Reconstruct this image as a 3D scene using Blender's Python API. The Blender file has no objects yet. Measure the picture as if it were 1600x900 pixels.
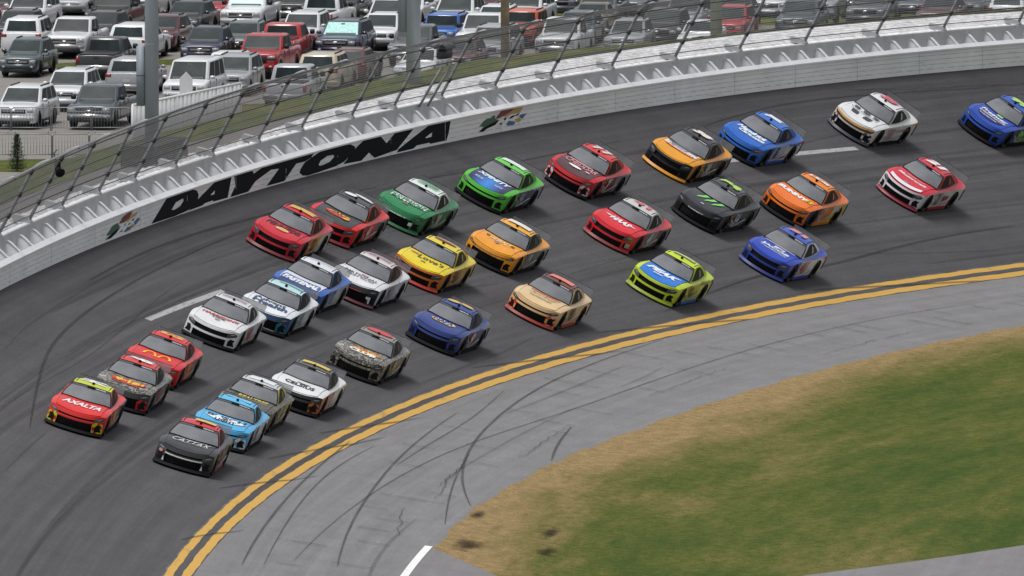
import bpy, bmesh, math, random
import numpy as np
from mathutils import Vector, Matrix
random.seed(7)
R = math.radians
scene = bpy.context.scene
COL = scene.collection

# ------------------------------------------------------------------ camera, sky, sun, exposure
CAMZ = 50.1683
cam_data = bpy.data.cameras.new('camera')
cam_data.sensor_width = 36.0
cam_data.lens = 540.0
cam_data.clip_start = 1.0
cam_data.clip_end = 20000.0
cam = bpy.data.objects.new('camera', cam_data)
cam.location = (0, 0, CAMZ)
cam.rotation_euler = (math.pi / 2 - 0.0888, 0, 0)
COL.objects.link(cam)
scene.camera = cam

SUN_EL, SUN_AZ = R(79), R(255)          # azimuth clockwise from +Y
world = bpy.data.worlds.new('World')
scene.world = world
world.use_nodes = True
wn, wl = world.node_tree.nodes, world.node_tree.links
bg = wn['Background']
sky = wn.new('ShaderNodeTexSky')
sky.sky_type = 'NISHITA'
sky.sun_disc = False
sky.sun_elevation = SUN_EL
sky.sun_rotation = SUN_AZ
sky.air_density = 1.0
sky.dust_density = 4.0
hsv = wn.new('ShaderNodeHueSaturation')   # overcast: cloud cover takes most of the blue out
hsv.inputs['Saturation'].default_value = 0.22
wl.new(sky.outputs['Color'], hsv.inputs['Color'])
wl.new(hsv.outputs['Color'], bg.inputs['Color'])
bg.inputs['Strength'].default_value = 0.115

sun_data = bpy.data.lights.new('sun', 'SUN')
sun_data.energy = 1.5
sun_data.angle = R(20)
sun_data.color = (1.0, 0.97, 0.93)
sun = bpy.data.objects.new('sun', sun_data)
sun.rotation_euler = (math.pi / 2 - SUN_EL, 0, -SUN_AZ + math.pi)
COL.objects.link(sun)

vs = scene.view_settings
vs.view_transform = 'Standard'
vs.look = 'None'
vs.exposure = 0.30
vs.gamma = 1.0
vs.use_curve_mapping = False
scene.cycles.max_bounces = 6
scene.cycles.transparent_max_bounces = 12
scene.cycles.use_adaptive_sampling = True

# ------------------------------------------------------------------ helpers
def lin(c):
    if isinstance(c, str):
        c = c.lstrip('#')
        c = tuple(int(c[i:i + 2], 16) / 255 for i in (0, 2, 4))
        return tuple((v / 12.92 if v <= 0.04045 else ((v + 0.055) / 1.055) ** 2.4) for v in c)
    return tuple(c)

MATS = {}
def base_mat(key):
    m = bpy.data.materials.new(key)
    m.use_nodes = True
    nt = m.node_tree
    return m, nt, nt.nodes, nt.links, nt.nodes['Principled BSDF']

def mat(key, col=(0.5, 0.5, 0.5), rough=0.5, metal=0.0, coat=0.0, spec=0.5, var=0.0, vscale=6.0, bump=0.0, bscale=60.0, alpha=1.0):
    if key in MATS:
        return MATS[key]
    m, nt, N, L, b = base_mat(key)
    c = lin(col)
    b.inputs['Base Color'].default_value = (*c, 1)
    b.inputs['Roughness'].default_value = rough
    b.inputs['Metallic'].default_value = metal
    b.inputs['Coat Weight'].default_value = coat
    b.inputs['Coat Roughness'].default_value = 0.08
    b.inputs['Specular IOR Level'].default_value = spec
    b.inputs['Alpha'].default_value = alpha
    if var or bump:
        tc = N.new('ShaderNodeTexCoord')
    if var:
        n = N.new('ShaderNodeTexNoise'); n.inputs['Scale'].default_value = vscale; n.inputs['Detail'].default_value = 6
        L.new(tc.outputs['Object'], n.inputs['Vector'])
        mr = N.new('ShaderNodeMapRange')
        mr.inputs[1].default_value = 0.3; mr.inputs[2].default_value = 0.7
        mr.inputs[3].default_value = 1 - var; mr.inputs[4].default_value = 1 + var
        L.new(n.outputs['Fac'], mr.inputs[0])
        mx = N.new('ShaderNodeVectorMath'); mx.operation = 'SCALE'
        mx.inputs[0].default_value = c
        L.new(mr.outputs[0], mx.inputs['Scale'])
        L.new(mx.outputs[0], b.inputs['Base Color'])
    if bump:
        n2 = N.new('ShaderNodeTexNoise'); n2.inputs['Scale'].default_value = bscale; n2.inputs['Detail'].default_value = 4
        L.new(tc.outputs['Object'], n2.inputs['Vector'])
        bp = N.new('ShaderNodeBump'); bp.inputs['Strength'].default_value = bump; bp.inputs['Distance'].default_value = 0.05
        L.new(n2.outputs['Fac'], bp.inputs['Height']); L.new(bp.outputs[0], b.inputs['Normal'])
    MATS[key] = m
    return m

def paint(col, rough=0.38):
    c = lin(col); g_ = sum(c) / 3
    c = tuple(max(0.004, (g_ + (v - g_) * 1.08) * 0.86) for v in c)
    return mat('paint_' + col, c, rough, coat=0.32, var=0.07, vscale=2.5)

def camo(key, cols, scale=5.0):
    if key in MATS:
        return MATS[key]
    m, nt, N, L, b = base_mat(key)
    tc = N.new('ShaderNodeTexCoord')
    n = N.new('ShaderNodeTexNoise'); n.inputs['Scale'].default_value = scale; n.inputs['Detail'].default_value = 3; n.inputs['Distortion'].default_value = 1.2
    L.new(tc.outputs['Object'], n.inputs['Vector'])
    cr_ = N.new('ShaderNodeValToRGB'); cr_.color_ramp.interpolation = 'CONSTANT'
    e = cr_.color_ramp.elements
    k = len(cols)
    pos = [0.0] + [0.36 + 0.28 * i / max(1, k - 2) for i in range(k - 1)]
    e[0].position = 0; e[0].color = (*lin(cols[0]), 1)
    e[1].position = pos[1]; e[1].color = (*lin(cols[1]), 1)
    for i in range(2, k):
        x = e.new(pos[i]); x.color = (*lin(cols[i]), 1)
    L.new(n.outputs['Fac'], cr_.inputs[0]); L.new(cr_.outputs[0], b.inputs['Base Color'])
    b.inputs['Roughness'].default_value = 0.4; b.inputs['Coat Weight'].default_value = 0.25
    MATS[key] = m
    return m

def blend(key, ca, cb, cc, axis=1, lo=-0.8, hi=0.8):
    """paint scheme that fades ca -> cb -> ca across the car (axis 1 = width)"""
    if key in MATS:
        return MATS[key]
    m, nt, N, L, b = base_mat(key)
    tc = N.new('ShaderNodeTexCoord'); sp = N.new('ShaderNodeSeparateXYZ')
    L.new(tc.outputs['Object'], sp.inputs[0])
    mr = N.new('ShaderNodeMapRange'); mr.inputs[1].default_value = lo; mr.inputs[2].default_value = hi
    L.new(sp.outputs[axis], mr.inputs[0])
    r = N.new('ShaderNodeValToRGB'); e = r.color_ramp.elements
    e[0].position = 0.1; e[0].color = (*lin(ca), 1); e[1].position = 0.9; e[1].color = (*lin(cc), 1)
    x = e.new(0.5); x.color = (*lin(cb), 1)
    L.new(mr.outputs[0], r.inputs[0]); L.new(r.outputs[0], b.inputs['Base Color'])
    b.inputs['Roughness'].default_value = 0.38; b.inputs['Coat Weight'].default_value = 0.3
    MATS[key] = m
    return m

def mk_mesh(name, verts, faces, smooth=False, uv=None):
    me = bpy.data.meshes.new(name)
    me.from_pydata([tuple(float(c) for c in v) for v in verts], [], [tuple(int(i) for i in f) for f in faces])
    if smooth:
        me.polygons.foreach_set('use_smooth', [True] * len(me.polygons))
    if uv is not None:
        l = me.uv_layers.new(name='UVMap')
        li = np.zeros(len(me.loops), dtype=np.int32)
        me.loops.foreach_get('vertex_index', li)
        l.data.foreach_set('uv', np.asarray(uv, dtype=np.float32)[li].ravel())
    me.update()
    return me

def ob(name, me, parent=None, m=None):
    o = bpy.data.objects.new(name, me)
    COL.objects.link(o)
    if parent is not None:
        o.parent = parent
    if m is not None and me is not None:
        if not me.materials:
            me.materials.append(m)
        o.material_slots[0].link = 'OBJECT'
        o.material_slots[0].material = m
    return o

def empty(name, label, cat, loc=(0, 0, 0), rotz=0.0, group=None):
    o = bpy.data.objects.new(name, None)
    o.empty_display_size = 0.3
    COL.objects.link(o)
    o.location = loc
    o.rotation_euler = (0, 0, rotz)
    o['label'] = label; o['category'] = cat
    if group:
        o['group'] = group
    return o

def tag(o, label, cat, group=None):
    o['label'] = label; o['category'] = cat
    if group:
        o['group'] = group
    return o

def grid_faces(nu, nv, skip=None, off=0):
    f = []
    for i in range(nu - 1):
        for j in range(nv - 1):
            if skip and skip(i, j):
                continue
            a = off + i * nv + j
            f.append((a, a + nv, a + nv + 1, a + 1))
    return f

def grid(name, fn, us, vs_, skip=None, smooth=True):
    V = [fn(u, v) for u in us for v in vs_]
    return mk_mesh(name, V, grid_faces(len(us), len(vs_), skip), smooth)

def box_vf(x0, x1, y0, y1, z0, z1, off=0):
    v = [(x0, y0, z0), (x1, y0, z0), (x1, y1, z0), (x0, y1, z0), (x0, y0, z1), (x1, y0, z1), (x1, y1, z1), (x0, y1, z1)]
    f = [(0, 3, 2, 1), (4, 5, 6, 7), (0, 1, 5, 4), (1, 2, 6, 5), (2, 3, 7, 6), (3, 0, 4, 7)]
    return v, [tuple(i + off for i in q) for q in f]

def boxes(name, bl, bevel=0.0):
    V, F = [], []
    for b in bl:
        v, f = box_vf(*b, off=len(V)); V += v; F += f
    me = mk_mesh(name, V, F)
    if bevel:
        bm = bmesh.new(); bm.from_mesh(me)
        bmesh.ops.bevel(bm, geom=bm.edges[:], offset=bevel, segments=2, affect='EDGES', clamp_overlap=True)
        for f in bm.faces: f.smooth = True
        bm.to_mesh(me); bm.free()
    return me

def tube_vf(path, rad, n=6, off=0, cap=True):
    """tube along a list of points"""
    P = [Vector(p) for p in path]
    V, F = [], []
    up = Vector((0.13, 0.21, 0.97)).normalized()
    for i, p in enumerate(P):
        t = (P[min(i + 1, len(P) - 1)] - P[max(i - 1, 0)]).normalized()
        a = t.cross(up)
        if a.length < 1e-3:
            a = t.cross(Vector((1, 0, 0)))
        a.normalize(); b = t.cross(a)
        r = rad[i] if isinstance(rad, (list, tuple)) else rad
        for k in range(n):
            w = 2 * math.pi * k / n
            V.append(p + (a * math.cos(w) + b * math.sin(w)) * r)
    for i in range(len(P) - 1):
        for k in range(n):
            F.append((off + i * n + k, off + i * n + (k + 1) % n, off + (i + 1) * n + (k + 1) % n, off + (i + 1) * n + k))
    if cap:
        F.append(tuple(off + k for k in reversed(range(n))))
        F.append(tuple(off + (len(P) - 1) * n + k for k in range(n)))
    return V, F

def tubes(name, paths, rad, n=6, smooth=True):
    V, F = [], []
    for p in paths:
        v, f = tube_vf(p, rad, n, len(V)); V += v; F += f
    return mk_mesh(name, V, F, smooth)

def lathe(name, prof, n=20, axis='y'):
    """prof: list of (r, h); revolve about y"""
    V, F = [], []
    for r, h in prof:
        for k in range(n):
            w = 2 * math.pi * k / n
            V.append((r * math.cos(w), h, r * math.sin(w)))
    for i in range(len(prof) - 1):
        for k in range(n):
            F.append((i * n + k, i * n + (k + 1) % n, (i + 1) * n + (k + 1) % n, (i + 1) * n + k))
    F.append(tuple(range(n))); F.append(tuple(reversed(range((len(prof) - 1) * n, len(prof) * n))))
    return mk_mesh(name, V, F, True)

def spline(X, Y):
    X = np.array(X, float); Y = np.array(Y, float)
    if X[0] > X[-1]:
        X, Y = X[::-1], Y[::-1]
    d = np.diff(Y) / np.diff(X)
    m = np.concatenate([[d[0]], (d[1:] + d[:-1]) / 2, [d[-1]]])
    for i in range(len(d)):
        if d[i] * m[i] < 0: m[i] = 0
        if d[i] * m[i + 1] < 0: m[i + 1] = 0
    def f(x):
        x = min(max(x, X[0]), X[-1])
        i = min(max(int(np.searchsorted(X, x)) - 1, 0), len(d) - 1)
        h = X[i + 1] - X[i]; t = (x - X[i]) / h
        return float((2 * t**3 - 3 * t**2 + 1) * Y[i] + (t**3 - 2 * t**2 + t) * h * m[i] + (-2 * t**3 + 3 * t**2) * Y[i + 1] + (t**3 - t**2) * h * m[i + 1])
    return f

# ------------------------------------------------------------------ the speedway turn: s runs along the yellow line (away from the camera), l across it (up the banking)
SS = np.linspace(-170, 170, 1701)
_a = 1.2906 + 1e-3 * (-2.5792 * SS + 0.2036e-2 * SS**2 / 2 + 0.6044e-4 * SS**3 / 3)
_dx, _dy = np.cos(_a) * (SS[1] - SS[0]), np.sin(_a) * (SS[1] - SS[0])
_x = np.concatenate([[0], np.cumsum((_dx[1:] + _dx[:-1]) / 2)]); _y = np.concatenate([[0], np.cumsum((_dy[1:] + _dy[:-1]) / 2)])
_i0 = len(SS) // 2
_x = _x - _x[_i0] + 4.5158; _y = _y - _y[_i0] + 546.7512
_z = 1e-2 * (-2.3922 * SS - 1.4015e-2 * SS**2)
_b = np.radians(np.maximum(26.1985 + 1.1984 * SS * 0.1 - 0.5256 * (SS * 0.01)**2 * 10, 6))

def _at(s):
    return (np.interp(s, SS, _x), np.interp(s, SS, _y), np.interp(s, SS, _z), np.interp(s, SS, _a), np.interp(s, SS, _b))

def road(s, l, dz=0.0):
    x, y, z, a, b = _at(s)
    nx, ny = -math.sin(a), math.cos(a)
    hi = max(l, -0.8); lo = min(l + 0.8, 0.0)
    return (x + nx * (hi * math.cos(b) + lo), y + ny * (hi * math.cos(b) + lo), z + hi * math.sin(b) + max(lo, -12.0) * math.sin(R(7)) + dz)

def wall_l(s):
    s = min(max(s, -60), 90)
    return 12.5 - 0.0016 * s + 0.000004 * s * s

def wall_h(s):
    return 0.80 + 0.0015 * (min(max(s, -60), 90) + 45)

def wallpt(s, d, h):
    x, y, z = road(s, wall_l(s))
    a = np.interp(s, SS, _a)
    return (x - math.sin(a) * d, y + math.cos(a) * d, z + h)

def strip(name, profile, ss, fn, smooth=False, uvfn=None):
    """sweep an open profile [(p, q), ...] along s with fn(s, p, q)"""
    V = [fn(s, *pq) for s in ss for pq in profile]
    return mk_mesh(name, V, grid_faces(len(ss), len(profile)), smooth)
CARS = [(-65.82, 5.8), (-58.21, 5.55), (-51.16, 5.84), (-67.28, 2.0), (-59.51, 1.99), (-53.58, 2.2), (-46.12, 1.77), (-34.31, 1.99), (-39.4, 6.13), (-32.77, 5.8), (-26.18, 6.29), (-20.46, 5.59), (-18.65, 9.14), (-12.05, 8.97), (-4.47, 8.62), (5.91, 8.7), (-12.28, 5.4), (-3.16, 5.29), (-22.04, 2.01), (-8.62, 1.82), (15.29, 8.47), (10.7, 4.95), (6.24, 1.55), (26.17, 8.39), (21.5, 5.18), (34.5, 8.7), (30.05, 4.66), (20.31, 1.71), (46.95, 8.99), (42.58, 4.64), (58.09, 8.03)]
GRASS = [(-91.83, -6.54), (-75.8, -6.87), (-63.1, -6.77), (-46.13, -6.98), (-30.74, -7.32), (-12.17, -7.4), (4.73, -7.3), (25.5, -7.19)]
SPUR = [(-75.8, -6.87), (-77.08, -7.42), (-79.18, -8.39), (-81.04, -9.22)]
WHITE = [(-75.64, -6.54), (-75.31, -6.79), (-84.44, -6.54), (-84.03, -6.86)]
PATH = [(-75.84, -18.4), (-71.85, -20.92), (-68.66, -22.69), (-65.15, -24.45)]
DASH1 = [(-39.09, 8.49), (-39.28, 8.3), (-28.35, 8.37), (-28.76, 8.19)]
DASH2 = [(33.78, 8.68), (33.25, 8.36), (46.52, 8.35), (45.96, 8.12)]
YIN = [(-91.33, -0.91), (-75.31, -0.76), (-53.72, -0.69), (-38.54, -0.93), (-2.2, -0.74), (14.46, -0.72), (44.12, -0.78)]
LETTERS = [
[(-22.97, 0.05), (-20.91, 0.8), (-18.53, 0.82), (-17.71, 0.77), (-17.1, 0.67), (-16.87, 0.51), (-16.94, 0.35), (-17.51, 0.18), (-18.33, 0.07), (-19.88, 0.02)],
[(-20.34, 0.29), (-19.77, 0.5), (-18.84, 0.55), (-18.79, 0.46), (-19.25, 0.31), (-19.98, 0.26)],
[(-18.22, 0.06), (-16.89, 0.36), (-14.82, 0.76), (-12.72, 0.8), (-12.97, 0.42), (-13.22, 0.07), (-15.02, 0.09), (-15.07, 0.14), (-16.08, 0.13), (-16.39, 0.08)],
[(-15.37, 0.36), (-14.82, 0.47), (-14.87, 0.34), (-15.22, 0.34)],
[(-12.42, 0.8), (-10.2, 0.8), (-10.01, 0.64), (-8.84, 0.79), (-7.91, 0.6), (-9.81, 0.35), (-10.68, 0.06), (-12.92, 0.06), (-12.27, 0.4)],
[(-8.84, 0.79), (-2.8, 0.77), (-3.13, 0.64), (-3.84, 0.56), (-4.89, 0.57), (-6.33, 0.06), (-8.45, 0.07), (-6.95, 0.56), (-7.91, 0.6)],
[(-4.51, 0.21), (-4.32, 0.36), (-3.84, 0.54), (-3.09, 0.64), (-2.14, 0.76), (-0.74, 0.84), (0.66, 0.82), (1.49, 0.76), (2.05, 0.63), (1.95, 0.5), (1.4, 0.34), (0.75, 0.19), (-0.27, 0.1), (-2.15, 0.05), (-3.56, 0.02), (-4.13, 0.08)],
[(-2.24, 0.31), (-2.0, 0.44), (-1.21, 0.55), (-0.46, 0.53), (-0.41, 0.46), (-0.93, 0.32), (-1.68, 0.27), (-2.1, 0.27)],
[(0.66, 0.11), (2.09, 0.58), (3.06, 0.81), (4.98, 0.78), (5.62, 0.49), (6.61, 0.8), (8.73, 0.82), (6.79, 0.16), (4.25, 0.06), (3.61, 0.3), (2.74, 0.07)],
[(6.79, 0.06), (6.97, 0.17), (10.43, 0.85), (12.82, 0.85), (12.6, 0.37), (12.35, 0.11), (10.54, 0.11), (10.43, 0.16), (9.04, 0.16), (8.64, 0.07)],
[(9.98, 0.37), (10.78, 0.53), (10.69, 0.36), (10.13, 0.35)]]
LOGO1 = [
('g', [(-29.01, 0.24), (-28.15, 0.49), (-27.45, 0.53), (-27.14, 0.37), (-27.92, 0.25), (-28.7, 0.21)]),
('k', [(-29.17, 0.09), (-28.39, 0.22), (-26.99, 0.37), (-27.53, 0.21), (-28.31, 0.09)]),
('r', [(-27.26, 0.48), (-26.75, 0.66), (-26.06, 0.73), (-25.41, 0.73), (-25.83, 0.55), (-26.6, 0.45)]),
('y', [(-26.29, 0.48), (-25.44, 0.63), (-24.72, 0.65), (-24.91, 0.54), (-25.68, 0.5), (-26.14, 0.42)]),
('k', [(-25.6, 0.43), (-25.14, 0.47), (-25.37, 0.39)]),
('k', [(-26.6, 0.37), (-26.25, 0.42), (-26.45, 0.34)]),
('k', [(-26.06, 0.34), (-25.68, 0.38), (-25.91, 0.3)]),
('k', [(-27.22, 0.18), (-26.68, 0.24), (-26.91, 0.17)]),
('b', [(-26.6, 0.14), (-26.14, 0.25), (-25.52, 0.23), (-25.76, 0.13), (-26.45, 0.1)]),
('b', [(-25.22, 0.35), (-24.76, 0.43), (-24.38, 0.38), (-24.99, 0.23), (-25.22, 0.23)]),
('y', [(-25.75, 0.27), (-25.29, 0.28), (-25.14, 0.19), (-25.53, 0.15)])]
LOGO2 = [
('g', [(15.88, 0.34), (16.42, 0.54), (16.8, 0.61), (17.23, 0.61), (17.5, 0.69), (17.72, 0.66), (17.66, 0.57), (17.99, 0.48), (17.66, 0.42), (16.96, 0.37), (16.42, 0.32), (16.15, 0.37)]),
('k', [(15.88, 0.17), (16.36, 0.3), (17.01, 0.37), (17.99, 0.47), (18.15, 0.46), (17.66, 0.31), (16.8, 0.24), (16.42, 0.15)]),
('r', [(17.72, 0.56), (18.36, 0.8), (18.96, 0.82), (19.33, 0.89), (19.92, 0.88), (19.28, 0.67), (18.42, 0.57), (17.99, 0.53)]),
('y', [(18.63, 0.6), (19.39, 0.66), (19.71, 0.81), (20.08, 0.83), (20.72, 0.77), (20.35, 0.6), (19.49, 0.6), (18.85, 0.53)]),
('k', [(18.63, 0.49), (18.9, 0.53), (18.9, 0.45), (18.69, 0.41)]),
('k', [(19.12, 0.44), (19.49, 0.54), (19.92, 0.55), (19.49, 0.45)]),
('k', [(19.87, 0.54), (20.35, 0.6), (20.19, 0.52), (19.92, 0.52)]),
('k', [(18.09, 0.32), (18.53, 0.36), (18.36, 0.28)]),
('b', [(18.9, 0.28), (19.17, 0.38), (19.92, 0.29), (19.65, 0.18), (18.96, 0.21)]),
('b', [(20.3, 0.49), (20.51, 0.53), (21.13, 0.53), (20.62, 0.35), (20.35, 0.43)]),
('y', [(19.82, 0.39), (20.35, 0.43), (20.51, 0.31), (20.24, 0.25), (19.92, 0.31)])]
SKIDS = [
[(-65.64, 8.34), (-58.46, 8.29), (-52.17, 8.05), (-43.41, 8.41), (-35.4, 9.11), (-28.15, 9.53)],
[(-70.26, 6.68), (-59.76, 8.1), (-55.25, 8.77), (-48.56, 9.68), (-35.48, 10.27), (-24.4, 10.56), (-16.62, 10.72)],
[(-56.08, 10.04), (-49.7, 10.67), (-43.24, 10.74), (-34.65, 11.07), (-26.24, 11.27), (-18.8, 11.44), (-13.35, 11.35)],
[(-38.61, 11.14), (-30.15, 11.41), (-21.27, 11.46), (-14.05, 11.13), (-4.37, 11.18), (1.69, 10.89)],
[(-78.88, 6.44), (-72.36, 6.48), (-66.4, 6.52)],
[(-18.69, 10.1), (-10.36, 10.25), (-4.29, 10.15)],
[(1.17, 10.98), (9.12, 10.62), (18.47, 10.62), (29.17, 10.74)],
[(-20.06, 5.35), (-10.33, 4.6), (-3.22, 4.2)],
[(31.87, 10.44), (44.22, 11.54), (52.54, 11.51), (68.64, 11.06)],
[(37.66, 8.66), (48.06, 9.33), (57.62, 9.27)],
[(0.14, 3.69), (8.29, 4.01), (16.97, 4.1)],
[(2.36, 0.41), (14.6, 1.27), (21.15, 1.71), (26.87, 1.33), (36.52, 2.01), (46.28, 2.31), (51.02, 2.3)],
[(28.64, 2.32), (36.51, 1.41), (47.74, 0.81)],
[(38.29, 4.87), (50.23, 5.68), (58.53, 5.88)],
[(-27.37, 2.24), (-19.96, 2.15), (-14.29, 1.93)],
[(-32.59, 0.55), (-18.45, 0.57), (-9.17, 1.09)],
[(-88.51, -3.25), (-70.65, -3.4), (-53.86, -3.5), (-42.33, -3.77), (-29.75, -4.48), (-17.0, -4.45), (4.31, -3.71), (22.0, -3.31), (36.23, -3.63)],
[(-86.65, -4.76), (-75.81, -4.13), (-62.04, -3.39), (-47.06, -2.44), (-30.18, -1.48)],
[(-89.26, -2.63), (-77.25, -2.29), (-62.44, -1.59), (-53.61, -1.37), (-46.19, -1.44)],
[(-63.63, -6.86), (-58.34, -5.89), (-51.73, -4.86), (-42.33, -3.77), (-33.1, -2.95), (-20.62, -1.87), (-8.91, -1.34), (3.74, -0.76)],
[(-70.31, -6.68), (-62.77, -5.93), (-52.84, -4.92), (-44.32, -4.11)],
[(-88.22, -1.97), (-82.76, -1.82), (-69.18, -1.42), (-54.39, -0.86), (-45.89, -0.52)],
[(-56.24, -3.01), (-43.99, -2.77), (-33.98, -2.46), (-22.16, -1.09)],
[(-46.56, -7.03), (-39.66, -6.11), (-31.63, -5.29)]]
MUD = [(-73.5, -7.75, 2.3, .60), (-67.0, -9.65, 2.2, .32), (-72.6, -10.1, 1.8, .34), (-64.6, -7.1, 1.8, .30)]
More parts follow.
